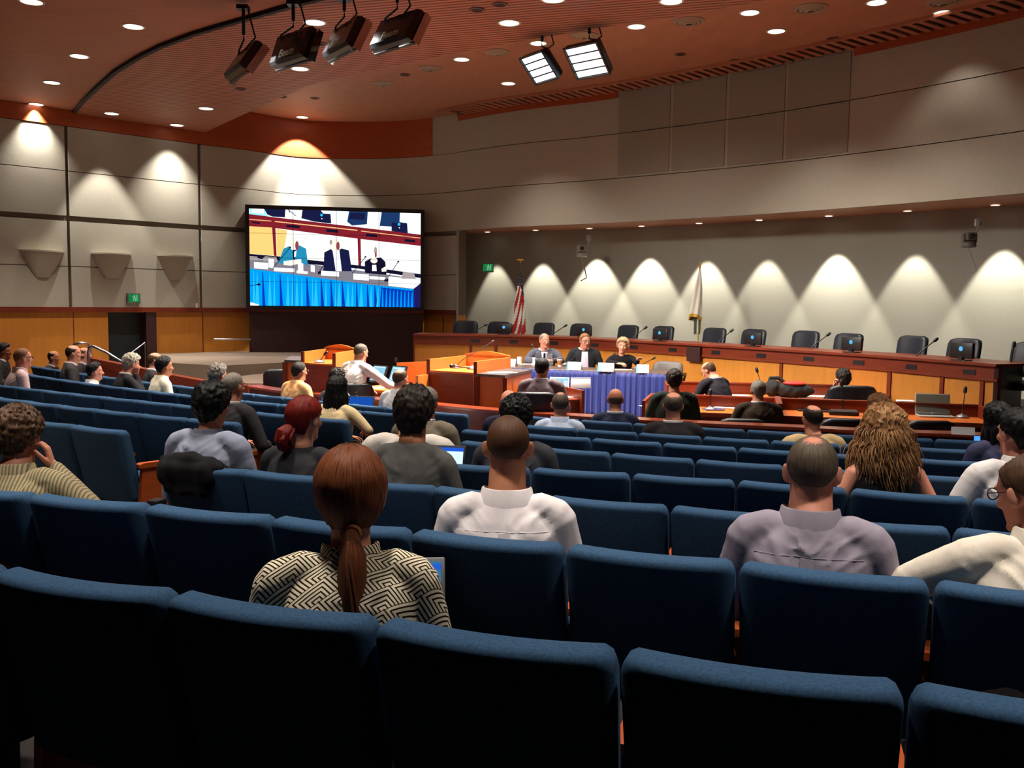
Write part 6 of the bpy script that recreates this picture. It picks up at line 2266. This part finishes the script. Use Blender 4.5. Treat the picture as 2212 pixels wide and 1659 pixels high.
# --- fourth row
PPL['curly'] = sit(1913, 889, 'woman with long curly brown hair and black sleeveless top', (4, 'c'), PANEL, .8, hair='bob', hcol='frizz', female=True, ccol=cloth('black_top', (20, 20, 22)), vox=.0095, wr=.003, sleeve=0, collar=False, arms='rest', skin='pink', neck=.05, hcustom=dict(th=.040, rough=.014, wave=.012, freq=12),
      longhair=both(locks(480, 55, 305, .06, -.22, .112, .150, .0026, 3, .009, 1.7, .01, .034), locks(360, 105, 255, .04, -.33, .118, .125, .0026, 5, .011, 1.6, .02, .030), locks(300, 55, 305, .115, -.17, .10, .160, .0024, 8, .013, 1.4, .0, .034)))
PPL['white6'] = sit(2203, 889, 'man with dark hair in white shirt near the right edge, fourth row', (4, 'c'), PANEL, .6, hyaw=12, hair='full', hcol='black', ccol=cloth('white_shirt_b', (214, 208, 208)), vox=.0095, wr=.008, skin='pink', lean=.05, hcustom=dict(th=.015), arms=('wide', 'lap'), sw=1.08)
PPL['dark14'] = sit(1116, 862, 'person with tousled black hair in dark grey jacket behind the cropped-haired man', (4, 'c'), PANEL, .7, hair='messy', hcol='black', ccol=cloth('dark_grey_jacket', (54, 54, 60)), wr=.005, sw=1.02, skin='tan', collar=False)
# --- fifth row
PPL['tan16'] = sit(921, 838, 'older man with grey hair in taupe jacket, partly behind the vested man', (5, 'c'), PANEL, .8, hyaw=-10, hair='short', hcol='grey', ccol=cloth('taupe_jacket', (112, 102, 88)), wr=.005, skin='pink', collar='suit', sw=1.1)
PPL['suit19'] = sit(502, 806, 'man with short grey hair, glasses and dark suit on the aisle seat', (5, 'l'), PANEL, .75, hyaw=-6, hair='crop', hcol='grey', ccol=cloth('dark_suit', (44, 42, 44)), wr=.005, skin='pink', collar='suit', glasses=True, arms=('lap', 'wide'), lean=.05, sw=1.06)
# --- sixth row
PPL['cream'] = sit(728, 814, 'woman with long straight black hair in cream jacket leaning over her armrest', (6, 'l'), PANEL, .6, hair='bob', hcol='black', female=True, ccol=cloth('cream_jacket', (206, 184, 142)), wr=.004, collar=False, skin='tan', neck=.05, side=-.06, lean=.03, arms=('lap', (Vector((.27, .02, .74)), Vector((.16, .22, .70)), Vector((.06, .30, .68)), .6)), hcustom=dict(th=.018, rough=.002, wave=.005),
      longhair=both(locks(46, 80, 280, .06, -.27, .095, .105, .013, 11, .003, 1, .01, .006), locks(30, 100, 260, .02, -.30, .10, .11, .012, 12, .003, 1, .01, .008)))
PPL['pink26'] = sit(47, 753, 'man with short ginger-brown hair and glasses in pale pink shirt at far left', (6, 'l'), PANEL, .8, hair='crop', hcol='sandy', ccol=cloth('pale_pink_shirt', (206, 176, 172)), wr=.006, skin='pink', glasses=True, lean=.08)
PPL['navy7'] = sit(2158, 874, 'woman with long dark hair in navy jacket near the right edge', (6, 'c'), PANEL, .7, hair='bob', hcol='black', female=True, ccol=cloth('navy_jacket', (56, 58, 84)), wr=.004, collar=False, skin='tan', neck=.05, hcustom=dict(th=.02), longhair=locks(40, 70, 290, .05, -.22, .095, .10, .013, 21, .004, 1, .01, .008))
# --- seventh row
PPL['bald13'] = sit(1099, 843, 'bald man in dark navy suit behind the tousled black head', (7, 'c'), PANEL, .8, hair='bald', hcol='grey', ccol=cloth('navy_suit_b', (40, 38, 56)), wr=.004, skin='pink', collar='suit', vox=FR, fwd=.28)
PPL['blue12'] = sit(1211, 848, 'man with cropped thinning hair in pale blue-grey shirt, second row from the front', (7, 'c'), PANEL, .8, hair='crown', hcol='darkgrey', ccol=cloth('paleblue_shirt', (172, 184, 206)), wr=.007, skin='pink', vox=.0095, ears=1.3)
PPL['jacket10'] = sit(1455, 848, 'bald-topped man in black jacket, second row from the front', (7, 'c'), PANEL, .8, hyaw=-8, hair='bigcrown', hcol='darkgrey', ccol=cloth('black_jacket', (34, 32, 34)), wr=.004, skin='pink', collar='suit', vox=FR, sw=1.15, hs=1.05)
PPL['tan9'] = sit(1757, 876, 'balding man in tan jacket, second row from the front on the right', (7, 'c'), PANEL, .8, hair='bigcrown', hcol='dark', ccol=cloth('tan_jacket', (186, 160, 116)), wr=.005, skin='pink', collar=False, vox=.0105, sw=1.18)
for i, (px, py, lab, kw) in enumerate((
        (8, 744, 'man with dark hair and dark jacket at the far left edge', dict(hair='full', hcol='black', ccol=cloth('dark_jacket_c', (50, 48, 46)), skin='brown', collar='suit')),
        (157, 746, 'balding man with glasses and dark grey suit on the left', dict(hair='horseshoe', hcol='dark', ccol=cloth('dark_suit_d', (56, 52, 52)), skin='pink', collar='suit', glasses=True)),
        (203, 784, 'dark-haired man in white collar low in his seat on the left', dict(hair='full', hcol='black', ccol=cloth('white_shirt_c', (214, 212, 208)), skin='pink', hcustom=dict(th=.014))),
        (286, 767, 'grey-haired man in dark suit leaning his chin on his hand', dict(hair='thick', hcol='white', ccol=cloth('black_suit_e', (40, 38, 40)), skin='pink', collar='suit', lean=.10, hpitch=12, arms=('lap', 'cheek'))),
        (353, 772, 'young man with black hair in white shirt on the left', dict(hair='full', hcol='black', ccol=cloth('ivory_shirt', (222, 214, 190)), skin='tan', hcustom=dict(th=.016))),
        (470, 789, 'grey-haired person seen behind the man with grey hair and glasses', dict(hair='thick', hcol='grey', ccol=cloth('dark_top_f', (44, 42, 44)), skin='pink', collar=False)))):
    PPL[f'l7{i}'] = sit(px, py, lab, (7, 'l'), PANEL, .9, vox=FR, wr=.005, **kw)
# --- front row
PPL['navy11'] = sit(1330, 840, 'bald man in navy suit in the front row before the blue skirt', (8, 'c'), PANEL, .8, hair='bald', hcol='darkgrey', ccol=cloth('navy_suit', (38, 42, 62)), wr=.004, skin='tan', collar='suit', vox=FR, sw=1.05, extras=dict(under=cloth('white', (220, 218, 222))))
PPL['pink8'] = sit(1900, 857, 'woman with wavy ginger-blonde hair in pink top', (8, 'c'), PANEL, .8, hair='bob', hcol='ginger', female=True, ccol=cloth('pink_top', (214, 138, 142)), wr=.004, collar=False, skin='fair', vox=FR, neck=.05, hcustom=dict(th=.032, rough=.010, wave=.010), longhair=locks(40, 60, 300, .04, -.15, .105, .11, .012, 31, .010, 1.6))
PPL['orange21'] = sit(645, 783, 'man with dark hair in pale orange shirt in the front row', (8, 'l'), PANEL, .6, hair='short', hcol='dark', ccol=cloth('pale_orange_shirt', (232, 176, 118)), wr=.006, skin='tan', vox=.0105, glasses=True, sw=1.1)
PPL['head22'] = sit(729, 799, 'person with dark curly hair and a headband in grey jacket, front row', (8, 'l'), PANEL, .8, hair='messy', hcol='dark', ccol=cloth('grey_jacket', (92, 94, 100)), wr=.004, skin='tan', collar=False, vox=FR)
mb = MB(); mb.tube([(.088 * math.cos(a) * 1.03, -.02, .02 + .112 * math.sin(a)) for a in [PI * k / 14 for k in range(15)]], .007, 8); mb.ell((.092, -.015, .0), (.016, .03, .035)); mb.ell((-.092, -.015, .0), (.016, .03, .035))
mb.xf(PPL['head22']['H']); mb.build('headset', M_BLACK, PPL['head22']['root'])
PPL['white23'] = sit(864, 798, 'balding man in white shirt in the front row before the control desk', (8, 'l'), PANEL, .8, hyaw=-10, hair='bigcrown', hcol='brown', ccol=cloth('white_shirt_d', (220, 216, 214)), wr=.006, skin='pink', vox=FR)
for i, (px, py, lab, kw) in enumerate(((115, 758, 'bald man with dark fringe of hair in dark jacket at the left', dict(hair='horseshoe', hcol='black', ccol=cloth('dark_jacket_g', (52, 48, 44)))), (181, 751, 'pink-faced man hidden behind the balding man with glasses', dict(hair='horseshoe', hcol='brown', ccol=cloth('dark_jacket_h', (48, 44, 44)))), (334, 762, 'balding man in dark jacket seen behind the young man in white', dict(hair='horseshoe', hcol='brown', ccol=cloth('dark_jacket_i', (46, 42, 42)))))):
    PPL[f'l8{i}'] = sit(px, py, lab, (8, 'l'), PANEL, .9, vox=FR, wr=.004, skin='tan' if i == 0 else 'pink', collar='suit', **kw)

# --- people in the well
PPL['operator'] = person(781, 743, 'person in white shirt operating the control desk, arm stretched to the right', Y=12.2, yaw=-38, hyaw=-6, hpitch=10, lean=.16, hair='crop', hcol='darkgrey', ccol=cloth('bright_white_shirt', (232, 226, 220)), skin='pink', vox=.0105, wr=.007, stand=.2, sw=1.12,
      arms=('desk', (Vector((.36, .30, .98)), Vector((.46, .56, .93)), Vector((.50, .66, .92)), .5)), legs=True)
PPL['mauve'] = person(1171, 775, 'man with dark hair in mauve grey jacket at the clerk desk', Y=11.25, yaw=-12, hyaw=-14, hair='short', hcol='black', ccol=cloth('mauve_jacket', (122, 106, 112)), skin='tan', vox=.0105, wr=.004, collar='suit', arms='desk', sw=1.18)
PPL['stoop'] = person(1524, 784, 'man in dark suit stooping over papers at the farther staff desk', Y=12.75, yaw=32, hyaw=18, hpitch=32, lean=.22, hair='horseshoe', hcol='brown', ccol=cloth('black_suit', (40, 38, 44)), skin='pink', vox=.0105, wr=.004, collar='suit', arms='desk', sw=1.08, glasses=True)
PPL['green'] = person(1457, 801, 'person with dark hair in dark green jacket at the nearer staff desk', Y=10.95, yaw=-2, hair='full', hcol='dark', ccol=cloth('dark_green_jacket', (42, 50, 42)), skin='tan', vox=FR, wr=.005, collar=False, arms='desk', sw=1.15)
PPL['brown'] = person(1639, 823, 'man with grey hair in dark brown suit at the nearer staff desk', Y=10.85, yaw=-2, hair='short', hcol='grey', ccol=cloth('brown_suit', (58, 46, 38)), skin='tan', vox=FR, wr=.005, collar='suit', arms='desk', sw=1.15)
PPL['hand40'] = person(1822, 800, 'person with dark hair in the black leather chair, hand raised to the face', Y=12.95, yaw=10, hyaw=14, hair='thick', hcol='dark', ccol=cloth('dark_top_j', (36, 34, 38)), skin='fair', vox=FR, wr=.003, collar=False, arms=('cheek', 'lap'))
# --- the panel
PPL['p1'] = person(1176, 721, 'man in grey suit and dark tie, leftmost of three at the panel table', Y=16.35, zf=.26, yaw=180, hyaw=24, hpitch=2, hair='receding', hcol='grey', ccol=cloth('grey_suit', (88, 90, 102)), skin='pink', vox=.0095, wr=.004, collar='suit', eyes=True, sw=1.12, lean=.10, hs=1.05,
      arms=((Vector((-.30, .12, .80)), Vector((-.12, .36, .82)), Vector((-.02, .42, .82)), .7), (Vector((.30, .12, .80)), Vector((.12, .36, .82)), Vector((.02, .42, .82)), .7)), extras=dict(front=(cloth('white', (220, 218, 222)), .055, .012), tie=cloth('navy_tie', (28, 30, 52))))
PPL['p2'] = person(1264, 721, 'man with glasses in dark blazer and open pale shirt, middle of the panel', Y=16.2, zf=.26, yaw=180, hyaw=22, hpitch=8, hair='short', hcol='sandy', ccol=cloth('dark_blazer', (40, 40, 44)), skin='pink', vox=.0095, wr=.004, collar='suit', eyes=True, glasses=True, sw=1.15, lean=.04, hs=1.05, arms='rest', extras=dict(front=(cloth('pale_lilac_shirt', (222, 206, 224)), .05, .07)))
PPL['p3'] = person(1347, 733, 'woman with short blonde hair in black cardigan gesturing with one hand', Y=16.0, zf=.26, yaw=176, hyaw=-6, hpitch=-2, htilt=-6, hair='pixie', hcol='blond', female=True, ccol=cloth('black_cardigan', (28, 26, 30)), skin='fair', vox=.0095, wr=.004, collar=False, eyes=True, neck=.05, hs=1.04, sw=1.02, lean=.06,
      arms=((Vector((-.24, .08, .80)), Vector((-.25, .26, .86)), Vector((-.29, .34, .90)), .25), (Vector((.24, .06, .80)), Vector((.08, .30, .80)), Vector((0, .36, .80)), .6)), hcustom=dict(th=.028, front=30, ear=-46, side=-40), extras=dict(badge=1))

# --- things people brought
def seat_z(row): return ROWS[row].z
p = PY(850, 1330, 3.02); laptop((p.x, p.y, seat_z((1, 'c')) + .49), PPL['pony']['rz'] - .05, .34, .22, .235, 112, 'open laptop with blue screen on the lap of the woman with auburn ponytail', emit('laptop_blue', (.07, .30, .62), .55), M_GREYM, ((0, 1, .86, .95, 3),))
p = PY(940, 1000, 5.35); laptop((p.x, p.y, seat_z((3, 'c')) + .68), PPL['vest']['rz'] + .1, .33, .2, .22, 110, 'open laptop with white screen beside the shaggy-haired man in grey jacket', emit('laptop_white', (.6, .85, 1.0), 1.3), M_BLACK, ((0, 1, .88, 1, 3),))
p = PY(776, 885, 10.95); laptop((p.x, p.y, .72), -.2, .32, .2, .225, 112, 'open laptop with deep blue screen in the front row', emit('laptop_deepblue', (.012, .10, .55), .8), M_BLACK)
p = PY(2114, 949, 9.0); t = empty('mobile_phone', p, -.3, 'small blue-lit mobile phone screen at the right of the rail', 'phone')
mb = MB(); mb.box(-.045, .045, 0, .01, -.035, .035, bev=.004); mb.build('case', M_BLACK, t)
mb = MB(); mb.box(-.04, .04, -.002, .001, -.03, .03); mb.build('display', emit('phone_blue', (.08, .35, 1), 1.2), t, smooth=False)
# yellow note pad
P4 = PPL['right4']; p = PY(2012, 1248, 2.95)
t = empty('note_pad', p, .25, 'yellow note pad held by the man at the right edge', 'note pad')
M = Matrix.Rotation(.75, 4, 'X') @ Matrix.Rotation(-.5, 4, 'Y')
mb = MB(); mb.box(-.07, .075, -.006, .0, -.13, .09, 0, M); mb.build('sheets', mat('yellow_paper', S((232, 216, 150)), .8), t, smooth=False)
mb = MB(); mb.box(-.072, .077, .0, .004, -.132, .092, 0, M); mb.build('backing_board', mat('grey_board', S((120, 110, 96)), .9), t, smooth=False)
# jacket draped over the end seat of the third row
s0 = SEATS[((3, 'c'), 0)]
mb = MB()
mb.box(-.235, .09, -.075, .065, .77, .885, bev=.03); mb.box(-.20, .06, -.07, -.03, .72, .86, bev=.018); mb.box(-.2, .10, .04, .10, .62, .86, bev=.03)
mb.tube([(-.22, -.01, .875), (-.05, -.02, .895), (.10, -.01, .865)], [.03, .04, .028], 10)
co, fs, nr = remesh(mb, .010, 6)
co = co + nr * np.array([[.012 + .014 * noise.noise(Vector((p[0] * 9, p[1] * 9, p[2] * 6))) + .006 * math.sin(p[0] * 40 + 6 * noise.noise(Vector(p) * 6))] for p in co.tolist()])
q = MB(); q.add(co.tolist(), fs)
o = q.build('draped_jacket', cloth('black_coat', (22, 21, 24)), None, fix=False); o.location = s0.location; o.rotation_euler = s0.rotation_euler
tag(o, 'black jacket draped over the aisle seat beside the man in grey-blue shirt', 'jacket')
